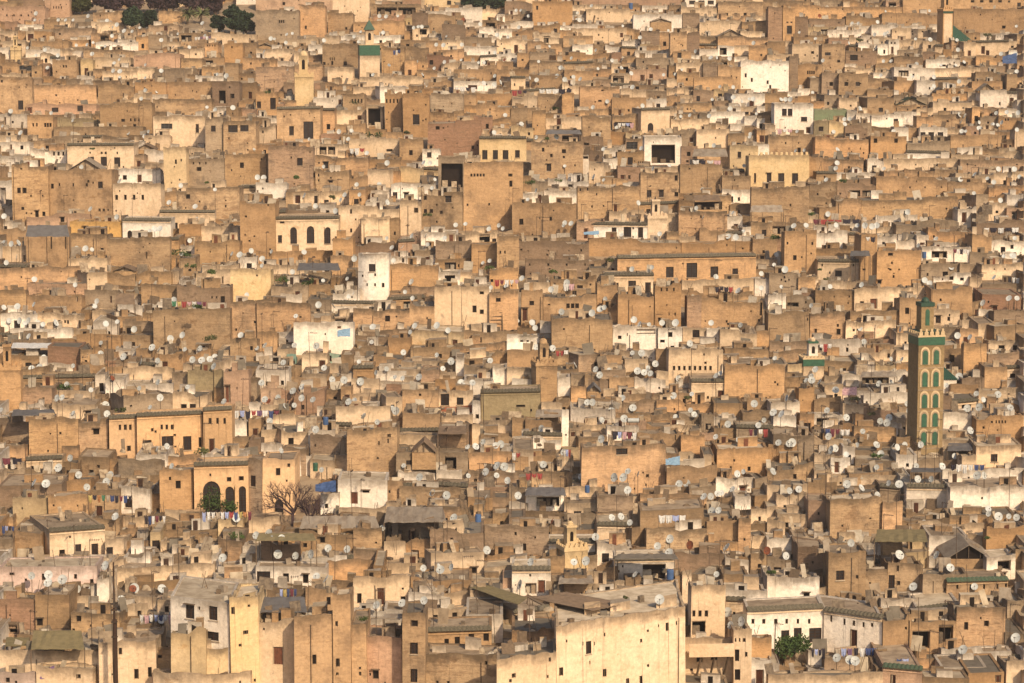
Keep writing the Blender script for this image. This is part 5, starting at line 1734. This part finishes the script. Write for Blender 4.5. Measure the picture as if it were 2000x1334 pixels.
# water barrels and tank
def barrel(x, y, m, lab, dia=.7, hh=1.0):
    h = host(x, y)
    if not h: return
    Zf = h.Z + .6; P = at(x, y, Zf); P.z = max(P.z - hh * .5, roof_z(h))
    b = MB(); r = dia / 2; b.lathe([(0, 0), (r * .94, 0), (r, .08), (r, hh * .3), (r * 1.04, hh * .33), (r, hh * .36), (r, hh * .66), (r * 1.04, hh * .69), (r, hh * .72), (r, hh * .93), (r * .92, hh), (0, hh)], m, 14)
    o = b.build('barrel'); o.location = P; tag(o, lab, 'barrel', 'plastic barrels on the terraces')
for a in [(636, 822, 'plastic_blue', 'bright blue barrel on a dark terrace'), (1309, 1122, 'plastic_blue', 'blue barrel in an open terrace room', .8, 1.1), (934, 1012, 'plastic_blue', 'blue barrel beside a tangle of white frames', .7, .9),
          (1147, 955, 'plastic_blue', 'small dark blue barrel on a tan terrace', .6, .9), (1232, 12, 'plastic_blue', 'blue water tank high among the far roofs', 1.0, 1.6), (616, 912, 'tile_green', 'green barrel beside a white rooftop room', .6, 1.0), (1805, 498, 'plastic_blue', 'navy barrel on a grey terrace', .7, 1.0),
          (213, 524, 'sheet_metal', 'grey tin barrel on a white corner', .6, 1.0)]: barrel(*a)
h = host(1237, 830)
if h:
    Zf = h.Z + .6; P = at(1237, 821, Zf); root = bpy.data.objects.new('water_heater', None); COL.objects.link(root); root.location = P
    tag(root, 'white horizontal water heater cylinder with dark ends', 'water heater')
    b = MB(); b.tube((-.75, 0, 0), (.75, 0, 0), .3, .3, 'dish_white', 14); b.build('tank', root)
    for sx in (-.78, .78): b = MB(); b.tube((sx - .04, 0, 0), (sx + .04, 0, 0), .31, .31, 'metal_dark', 14); b.face([(sx - .04, .31 * math.cos(t * .5236), .31 * math.sin(t * .5236)) for t in range(12)], 'metal_dark'); b.build('end_cap', root)
    b = MB()
    for sx in (-.5, .5): b.tube((sx, 0, -.25), (sx, 0, min(-1.2, roof_z(h) - P.z)), .04, .04, 'metal_dark', 5)
    b.build('stand', root)

# timber ladder stair beside the big cream house
h = host(970, 640) or host(970, 632)
A = at(958, 632, Zg(645)); root = bpy.data.objects.new('timber_scaffold', None); COL.objects.link(root); root.location = A; u = Zg(645) / FPX
tag(root, 'rough timber ladder scaffold propped against an ochre wall', 'scaffold')
for xx in (0, 24): b = MB(); b.tube((xx * u, 0, -1.5), ((6 if xx == 0 else 21) * u, .8, 46 * u), .11, .09, 'timber'); b.build('pole', root)
b = MB()
for i in range(7): f = i / 7; b.tube((lin(0, 6, f) * u, .8 * f, 46 * u * f), (lin(24, 21, f) * u, .8 * f, 46 * u * f + .1), .06, .06, 'timber')
b.build('rung', root)

# struts under the balcony of the cream house at the bottom
hb_ = [q for q in SINGLE if q.label and 'strutted' in q.label]
if hb_:
    hb_ = hb_[0]; par = hb_.root; H = hb_.H; zt = H - 1.35
    b = MB(); b.box((.1, -2.3, zt - .15), (hb_.W - .3, -.003, zt), 'wall_c'); b.box((.1, -2.3, zt + .001), (hb_.W - .3, -2.12, H - .1), 'wall_c'); b.build('balcony', par)
    for f in (.28, .56, .84):
        b = MB(); b.tube((hb_.W * f - .35, -.05, zt - 3.3), (hb_.W * f, -2.0, zt - .12), .13, .13, 'timber', 6); b.build('strut', par)

# antenna mast at the bottom left
P = at(227, 1390, Zg(1385)); top = at(227, 1090, Zg(1385)).z; root = bpy.data.objects.new('antenna_mast', None); COL.objects.link(root); root.location = P
tag(root, 'tall dark steel antenna mast standing at the bottom left', 'antenna mast')
HH = top - P.z
b = MB(); b.tube((0, 0, 0), (0, 0, HH * .62), .25, .21, 'shutter', 10); b.tube((0, 0, HH * .62), (0, 0, HH), .13, .08, 'shutter', 8); b.build('pole', root)
for (dx, z0, z1) in ((.28, .74, .96), (-.32, .74, .96), (.02, .70, .9)):
    b = MB(); b.box((dx - .1, -.25, HH * z0), (dx + .1, -.1, HH * z1), 'sheet_metal' if dx != .02 else 'metal_dark'); b.tube((dx, -.1, HH * (z0 + .02)), (0, 0, HH * (z0 + .02)), .04, .04, 'metal_dark', 5); b.tube((dx, -.1, HH * (z1 - .02)), (0, 0, HH * (z1 - .02)), .04, .04, 'metal_dark', 5); b.build('panel_antenna', root)
b = MB()
for z in (.5, .6, .68, .72): b.box((-.32, -.3, HH * z), (.3, .1, HH * z + .12), 'metal_dark')
b.build('bracket', root)
b = MB(); b.tube((.24, -.02, 0), (.24, -.02, HH * .7), .03, .03, 'metal_dark', 5); b.tube((-.22, -.1, HH * .2), (-.3, -.1, HH * .72), .025, .025, 'metal_dark', 5); b.build('cable', root)

# two people on the pink-clothes terrace? only one reads clearly: a woman in blue hanging laundry

def person(x, yfeet, row, top_m, skirt_m, lab, reach=True):
    Z = Zg(row); P = at(x, yfeet, Z)
    root = bpy.data.objects.new('person', None); COL.objects.link(root); root.location = P; tag(root, lab, 'person')
    def skin(name, pts, edges, rad, m, par):
        me = bpy.data.meshes.new(name); me.from_pydata(pts, edges, []); me.materials.append(MATS[m])
        o = link(name, me, par); sk = o.modifiers.new('s', 'SKIN'); o.modifiers.new('d', 'SUBSURF').levels = 1
        me.skin_vertices or None
        for v, r in zip(me.skin_vertices[0].data, rad): v.radius = (r, r * .8)
        me.skin_vertices[0].data[0].use_root = True
        return o
    sh = 1.36
    pts = [(0, 0, .92), (0, 0, 1.15), (0, 0, sh), (0, 0, 1.46), (0, -.02, 1.6), (.19, 0, sh - .02), (.30, -.16, 1.5), (.27, -.26, 1.72), (-.19, 0, sh - .02), (-.3, -.17, 1.46), (-.24, -.3, 1.66), (.1, 0, .88), (.11, .02, .5), (.11, .04, .08), (-.1, 0, .88), (-.11, -.02, .5), (-.11, 0, .08), (.11, -.1, .04), (-.11, -.14, .04)]
    ed = [(0, 1), (1, 2), (2, 3), (3, 4), (2, 5), (5, 6), (6, 7), (2, 8), (8, 9), (9, 10), (0, 11), (11, 12), (12, 13), (0, 14), (14, 15), (15, 16), (13, 17), (16, 18)]
    ra = [.16, .15, .16, .055, .1, .075, .05, .035, .075, .05, .035, .1, .07, .045, .1, .07, .045, .04, .04]
    skin('body', pts, ed, ra, 'skin', root)
    skin('tunic', [(0, 0, .8), (0, 0, 1.0), (0, 0, 1.2), (0, 0, sh), (.2, 0, sh - .02), (.3, -.15, 1.48), (-.2, 0, sh - .02), (-.3, -.16, 1.44)], [(0, 1), (1, 2), (2, 3), (3, 4), (4, 5), (3, 6), (6, 7)], [.2, .19, .18, .17, .09, .065, .09, .065], top_m, root)
    skin('skirt', [(0, 0, .95), (0, 0, .6), (0, .01, .18)], [(0, 1), (1, 2)], [.19, .2, .22], skirt_m, root)
    skin('hair', [(0, .03, 1.68), (0, .08, 1.58), (0, .09, 1.48)], [(0, 1), (1, 2)], [.1, .095, .06], 'cloth_d', root)
    b = MB()
    for sx in (-.035, .035): b.box((sx - .012, -.115, 1.6), (sx + .012, -.1, 1.615), 'cloth_d')
    b.box((-.012, -.135, 1.56), (.012, -.1, 1.595), 'skin'); b.box((-.03, -.112, 1.53), (.03, -.1, 1.538), 'cloth_r'); b.build('face', root)
    return root
plainmat('skin', (.42, .25, .16))
hp = host(293, 1196) or host(290, 1205)
if hp:
    o_ = person(293, 1210, 1200, 'cloth_b', 'cloth_d', 'person in a blue top among hanging laundry on a terrace')
    Zp = hp.Z + 1.1; P_ = at(293, 1185, Zp); o_.location = (P_.x, P_.y, roof_z(hp)); print('person', hp.x0, hp.yt, P_.z - roof_z(hp))

# ------------------------------------------------------------------ vegetation
def leafball(mb, c, r, n, m, size, R, flat=.8):
    c = Vector(c)
    for i in range(n):
        d = Vector((R.gauss(0, 1), R.gauss(0, 1), R.gauss(0, 1) * flat)); d.normalize(); d *= r * R.random() ** .4; d.z *= flat
        p = c + d; s = size * R.uniform(.6, 1.4)
        a = Vector((R.gauss(0, 1), R.gauss(0, 1), R.gauss(0, 1))).normalized(); b_ = a.cross(Vector((R.gauss(0, 1), R.gauss(0, 1), R.gauss(0, 1)))).normalized()
        mb.face([p - a * s, p + b_ * s * .5, p + a * s, p - b_ * s * .5], m)
def tree(x, ytop, ybase, wpx, m, name, lab, seed, group='dark trees above the rooftops', yrow=None, leaf=.3, dens=1.0):
    R = random.Random(seed); Z = Zg(yrow if yrow else ybase); P = at(x, ybase, Z); P.z = min(P.z, ground(P.y)) - .3
    top = at(x, ytop, Z).z; Hh = top - P.z; w = wpx / FPX * Z
    root = bpy.data.objects.new(name, None); COL.objects.link(root); root.location = P; tag(root, lab, 'tree', group)
    t = MB(); t.tube((0, 0, 0), (R.uniform(-.2, .2), 0, Hh * .55), w * .045 + .1, w * .025 + .05, 'bark', 8)
    cr = MB(); k = 24
    for i in range(k):
        a = R.uniform(0, 6.28); rr = w * .5 * R.uniform(.15, .72); z = Hh * R.uniform(.32, .88); fall = 1 - .5 * abs(z / Hh - .58)
        c = (math.cos(a) * rr * fall, math.sin(a) * rr * .8, z)
        t.tube((0, 0, Hh * R.uniform(.25, .5)), c, .09, .03, 'bark', 5)
        leafball(cr, c, w * R.uniform(.09, .22), int(140 * dens), m, leaf, R, .85)
    t.build('trunk', root); cr.build('crown', root)
for i, (x, yt, yb_, w, m, lab) in enumerate([
    (258, 12, 62, 44, 'leaf_dark', 'round dark green tree left of a tan garden wall'), (292, 20, 60, 44, 'leaf_dark', 'lower dark green tree touching the garden wall'),
    (462, 6, 70, 66, 'leaf_dark', 'large dark green tree beside the brown rampart'), (428, 28, 66, 36, 'leaf_dark', 'small dark green tree in front of the palms'), (480, 24, 70, 40, 'leaf_dark', 'dark green tree squeezed against the brown rampart'),
    (210, -22, 30, 66, 'twig', 'purple-brown bare-looking tree at the garden left end'), (262, -26, 26, 72, 'twig', 'wide purple-brown tree behind the garden wall'), (320, -26, 26, 74, 'twig', 'purple-brown tree in the middle of the garden row'),
    (372, -24, 26, 70, 'twig', 'purple-brown tree behind the palms'), (160, -10, 28, 48, 'leaf_dry', 'dull olive tree right of the fortress'), (420, -22, 28, 60, 'twig', 'purple-brown tree behind the large green tree'),
    (945, -12, 18, 54, 'leaf_dark', 'dark green tree at the top edge'), (975, -8, 18, 44, 'leaf_dark', 'small dark green tree next to a grey block at the top'),
    (918, -12, 15, 36, 'leaf_dark', 'dark green tree left of its taller neighbour at the top edge')]):
    tree(x, yt, yb_, w, m, 'tree', lab, 100 + i, yrow=max(yb_, 14), leaf=.42, dens=1.5)
def palm(x, ytop, ybase, seed, lab):
    R = random.Random(seed); Z = Zg(ybase); P = at(x, ybase, Z); P.z = ground(P.y) - .3; Hh = at(x, ytop, Z).z - P.z
    root = bpy.data.objects.new('palm_tree', None); COL.objects.link(root); root.location = P; tag(root, lab, 'palm tree', 'palms in the garden')
    t = MB(); t.tube((0, 0, 0), (.2, 0, Hh * .75), .3, .22, 'bark', 8); t.build('trunk', root)
    c = MB()
    for i in range(26):
        a = R.uniform(0, 6.28); el = R.uniform(-.3, 1.2); L = R.uniform(2., 2.9); p = Vector((.2, 0, Hh * .75)); d = Vector((math.cos(a) * math.cos(el), math.sin(a) * math.cos(el), math.sin(el)))
        for k in range(5):
            q = p + d * L / 5; sd = d.cross(Vector((0, 0, 1))); sd = sd.normalized() if sd.length > .01 else Vector((1, 0, 0)); w = .32 * (1 - k / 6)
            dn = Vector((0, 0, -.12)); c.face([p, q, q + sd * w + dn, p + sd * w + dn], 'leaf_dry'); c.face([q, p, p - sd * w + dn, q - sd * w + dn], 'leaf_dry')
            p = q; d = (d + Vector((0, 0, -.28))).normalized()
    c.build('crown', root)
palm(366, 22, 46, 1, 'leftmost of the two bushy palms in the garden'); palm(392, 20, 46, 2, 'rightmost of the two bushy palms in the garden')

# bare tree in the courtyard
def branch(mb, p, d, L, r, n, R):
    q = p + d * L; mb.tube(p, q, r, r * .7, 'twig', 5 if r > .03 else 4)
    if n == 0: return
    for i in range(R.choice((2, 3, 3))):
        e = (d + Vector((R.gauss(0, .42), R.gauss(0, .42), R.gauss(.12, .3)))).normalized()
        branch(mb, p.lerp(q, R.uniform(.55, 1)), e, L * R.uniform(.62, .85), r * .62, n - 1, R)
def baretree(x, ytop, ybase, row, seed, lab):
    R = random.Random(seed); Z = Zg(row); P = at(x, ybase, Z); P.z = min(P.z, ground(P.y)); Hh = at(x, ytop, Z).z - P.z
    root = bpy.data.objects.new('bare_tree', None); COL.objects.link(root); root.location = P; tag(root, lab, 'tree', 'leafless trees in the courtyard')
    t = MB(); zc = Hh * .35; t.tube((0, 0, 0), (0, 0, zc), .2, .15, 'twig', 8); t.build('trunk', root)
    c = MB()
    for i in range(6): branch(c, Vector((0, 0, zc * R.uniform(.6, 1))), Vector((R.gauss(0, .65), R.gauss(0, .5), 1)).normalized(), Hh * .21, .12, 5, R)
    c.build('crown', root)
baretree(572, 912, 1030, 1036, 4, 'tall leafless tree beside the orange arcade'); baretree(606, 950, 1032, 1040, 9, 'low tangled leafless tree right of the tall one')

def shrub(x, y, wpx, hpx, m, lab, row=None, n=260, cat='shrub'):
    R = random.Random(x * 3 + y); h = host(x, y + hpx * .3)
    if row: Z = Zg(row); P = at(x, y + hpx / 2, Z); base = P.z
    else:
        if not h: return
        Z = h.Z + .5; P = at(x, y + hpx * .5, Z); base = max(P.z, roof_z(h) - .1)
    u = Z / FPX; b = MB(); w, hh = wpx * u, hpx * u
    for i in range(6):
        leafball(b, (R.uniform(-.32, .32) * w, R.uniform(-.2, .2) * w, hh * R.uniform(.3, .65)), max(hh, w * .5) * .36, n // 6, m, min(.16, hh * .22), R, .8)
    b.tube((0, 0, 0), (.05, 0, hh * .4), .05, .03, 'bark', 5)
    o = b.build('shrub'); o.location = (P.x, P.y, base); 
    if lab: tag(o, lab, cat, 'plants on the roofs')
    else: want(o, ('green' if m == 'leaf' else 'dry olive') + ' shrub', x, y, cat, 'plants on the roofs')
shrub(1552, 1262, 66, 60, 'leaf', 'round green bush in the white courtyard', 1300, 2200)
shrub(414, 975, 28, 60, 'leaf', 'tall leafy plant inside the great horseshoe arch', 1017, 500)
shrub(449, 985, 20, 42, 'leaf', 'leafy plant in the narrower courtyard arch', 1017, 300)
for (x, y, w, hh) in [(408, 660, 40, 10), (1085, 212, 14, 10), (730, 262, 40, 10), (795, 258, 14, 8), (1070, 270, 18, 5), (345, 494, 50, 10), (360, 496, 30, 12), (372, 520, 30, 8), (410, 530, 30, 10), (385, 598, 20, 12),
    (580, 346, 20, 8), (650, 385, 14, 10), (835, 419, 24, 8), (555, 545, 34, 18), (600, 550, 34, 16), (955, 522, 28, 6), (1190, 508, 24, 8), (1080, 530, 20, 8), (1515, 463, 22, 14), (1588, 418, 24, 6), (1650, 352, 24, 8), (1600, 526, 14, 5),
    (1615, 545, 18, 4), (398, 880, 44, 16), (125, 755, 36, 16), (235, 800, 26, 12), (1342, 776, 20, 8), (1670, 778, 24, 8), (1715, 890, 26, 12), (460, 1045, 34, 20), (1505, 1118, 22, 12), (1222, 1166, 10, 8),
    (705, 1208, 34, 8), (870, 1330, 26, 14), (1700, 808, 26, 5), (1035, 356, 30, 6), (1090, 352, 20, 4), (690, 200, 30, 4), (520, 180, 20, 4), (405, 356, 14, 5), (180, 290, 14, 4), (1925, 1050, 22, 6), (1680, 78, 16, 10), (1930, 68, 20, 8)]:
    shrub(x, y, w, hh, 'leaf' if (x + y) % 3 else 'leaf_dry', None, n=200)

# ------------------------------------------------------------------ oddments lying on the roofs: nobody could count these
R = random.Random(99); rb = MB()
def inside_clear(h, xw, zt):
    return True
for h in real:
    n = int(h.W * min(h.D, 6) * R.uniform(.0, .5))
    if h.eave or (h.flat and R.random() < .5): n = n // 3
    rz = h.H - h.drop; c_, s_ = math.cos(h.ang), math.sin(h.ang)
    M = Matrix.Translation(h.P) @ Matrix.Rotation(h.ang, 4, 'Z')
    for i in range(min(n, 12)):
        x = R.uniform(.4, max(.5, h.W - .5)); y = R.uniform(.4, max(.45, h.D - .4)); k = R.random()
        if x > h.W - .3 or y > h.D - .2: continue
        a = R.uniform(.15, .8); hh = R.uniform(.2, .9) if k < .6 else R.uniform(.8, 1.6)
        m = R.choice(['rubble', 'rubble', 'rubble_dark', 'rubble_dark', 'rubble_white', 'timber', 'timber', 'roof_pale', 'sheet_metal', 'roof', 'roof_dark'])
        rb.xf = M @ Matrix.Translation((x, y, rz - .02)) @ Matrix.Rotation(R.uniform(-.6, .6), 4, 'Z') @ Matrix.Rotation(R.uniform(-.15, .15), 4, 'Y')
        if k < .45:                                       # crate or block
            rb.box((-a / 2, -a * .3, 0), (a / 2, a * .3, min(hh, a * 1.1)), m)
        elif k < .7:                                      # low heap with a rough outline
            q = 7; pts = [(a * R.uniform(.6, 1.2) * math.cos(6.283 * j / q), a * .6 * R.uniform(.6, 1.2) * math.sin(6.283 * j / q), 0) for j in range(q)]; tp = (R.uniform(-.1, .1), 0, a * R.uniform(.4, .9))
            md = [(p_[0] * .6 + R.uniform(-.1, .1), p_[1] * .6, tp[2] * R.uniform(.5, .95)) for p_ in pts]
            for j in range(q): rb.face([pts[j], pts[(j + 1) % q], md[(j + 1) % q], md[j]], m); rb.face([md[j], md[(j + 1) % q], tp], m)
        elif k < .88:                                     # boards and sheets leaning
            t_ = R.uniform(.2, .7); w_ = R.uniform(.2, .9); l_ = R.uniform(.8, 1.7)
            A_ = [(-w_, 0, 0), (w_, 0, 0), (w_, t_, l_), (-w_, t_, l_)]; rb.face(A_, m); rb.face([(p_[0], p_[1] + .04, p_[2]) for p_ in reversed(A_)], m)
        else:                                             # bare poles
            for j in range(R.choice((1, 2))): rb.tube((R.uniform(-.5, .5), 0, 0), (R.uniform(-.7, .7), R.uniform(-.3, .3), R.uniform(1.2, 2.4)), .035, .03, 'timber', 4)
rb.xf = None
tag(rb.build('roof_rubble'), 'crates, boards and rubble lying about on the roofs', 'rubble', kind='stuff')

solve_labels()

# ------------------------------------------------------------------ ground, sky, sun, camera
g = MB(); xs = [-420 + 20 * i for i in range(43)]; ys = [120, 200] + [260 + 12 * i for i in range(40)] + [760, 800, 900, 1100, 1500]
def gz(x, y):
    z = ground(y) if y > 200 else ground(200)
    if y > 730: z = ground(730) + (y - 730) * .55
    return z + (mnoise.noise(Vector((x * .05, y * .05, 0))) * .5 if y < 740 else mnoise.noise(Vector((x * .02, y * .02, 0))) * 6) - .15
for i in range(len(xs) - 1):
    for j in range(len(ys) - 1):
        a, b, c, d = xs[i], xs[i + 1], ys[j], ys[j + 1]
        g.face([(a, c, gz(a, c)), (b, c, gz(b, c)), (b, d, gz(b, d)), (a, d, gz(a, d))], 'dirt')
tag(g.build('ground'), kind='structure')

if HAZE:
    m = bpy.data.materials.new('haze'); m.use_nodes = True; nt = m.node_tree; nt.nodes.clear()
    out = nt.nodes.new('ShaderNodeOutputMaterial'); v = nt.nodes.new('ShaderNodeVolumePrincipled'); v.inputs['Density'].default_value = HAZE; v.inputs['Color'].default_value = (.93, .82, .74, 1); v.inputs['Anisotropy'].default_value = .2
    nt.links.new(v.outputs[0], out.inputs[1]); MATS['haze'] = m
    hz = MB(); hz.box((-450, -20, -80), (450, 1560, 560), 'haze'); tag(hz.build('haze'), kind='stuff')
w = bpy.data.worlds.new('World'); SC.world = w; w.use_nodes = True
nt = w.node_tree; bg = nt.nodes['Background']; sk = nt.nodes.new('ShaderNodeTexSky'); sk.sky_type = 'NISHITA'; sk.sun_disc = False
# sun direction (towards the sun): behind the camera and to its right
sd = Vector((math.sin(SUN_AZ) * math.cos(SUN_EL), -math.cos(SUN_AZ) * math.cos(SUN_EL), math.sin(SUN_EL)))
sk.sun_elevation = SUN_EL; sk.sun_rotation = math.atan2(sd.x, sd.y); sk.air_density = 1.0; sk.dust_density = 3.0
nt.links.new(sk.outputs[0], bg.inputs[0]); bg.inputs[1].default_value = SKY
L = bpy.data.lights.new('sun', 'SUN'); L.energy = SUN; L.angle = math.radians(1.2); L.color = SUNC
lo = link('sun', L); lo.rotation_euler = sd.to_track_quat('Z', 'Y').to_euler()
cam = bpy.data.cameras.new('camera'); cam.sensor_width = 36; cam.lens = FPX / 2000 * 36; cam.clip_start = 1; cam.clip_end = 5000
co = link('camera', cam); co.location = (0, 0, CAMH); co.rotation_euler = (math.pi / 2 - PITCH, 0, 0); SC.camera = co
SC.view_settings.view_transform = 'Standard'; SC.view_settings.look = 'None'; SC.view_settings.exposure = EXPO; SC.view_settings.gamma = 1
SC.cycles.max_bounces = 5; SC.cycles.diffuse_bounces = 3; SC.cycles.use_denoising = True
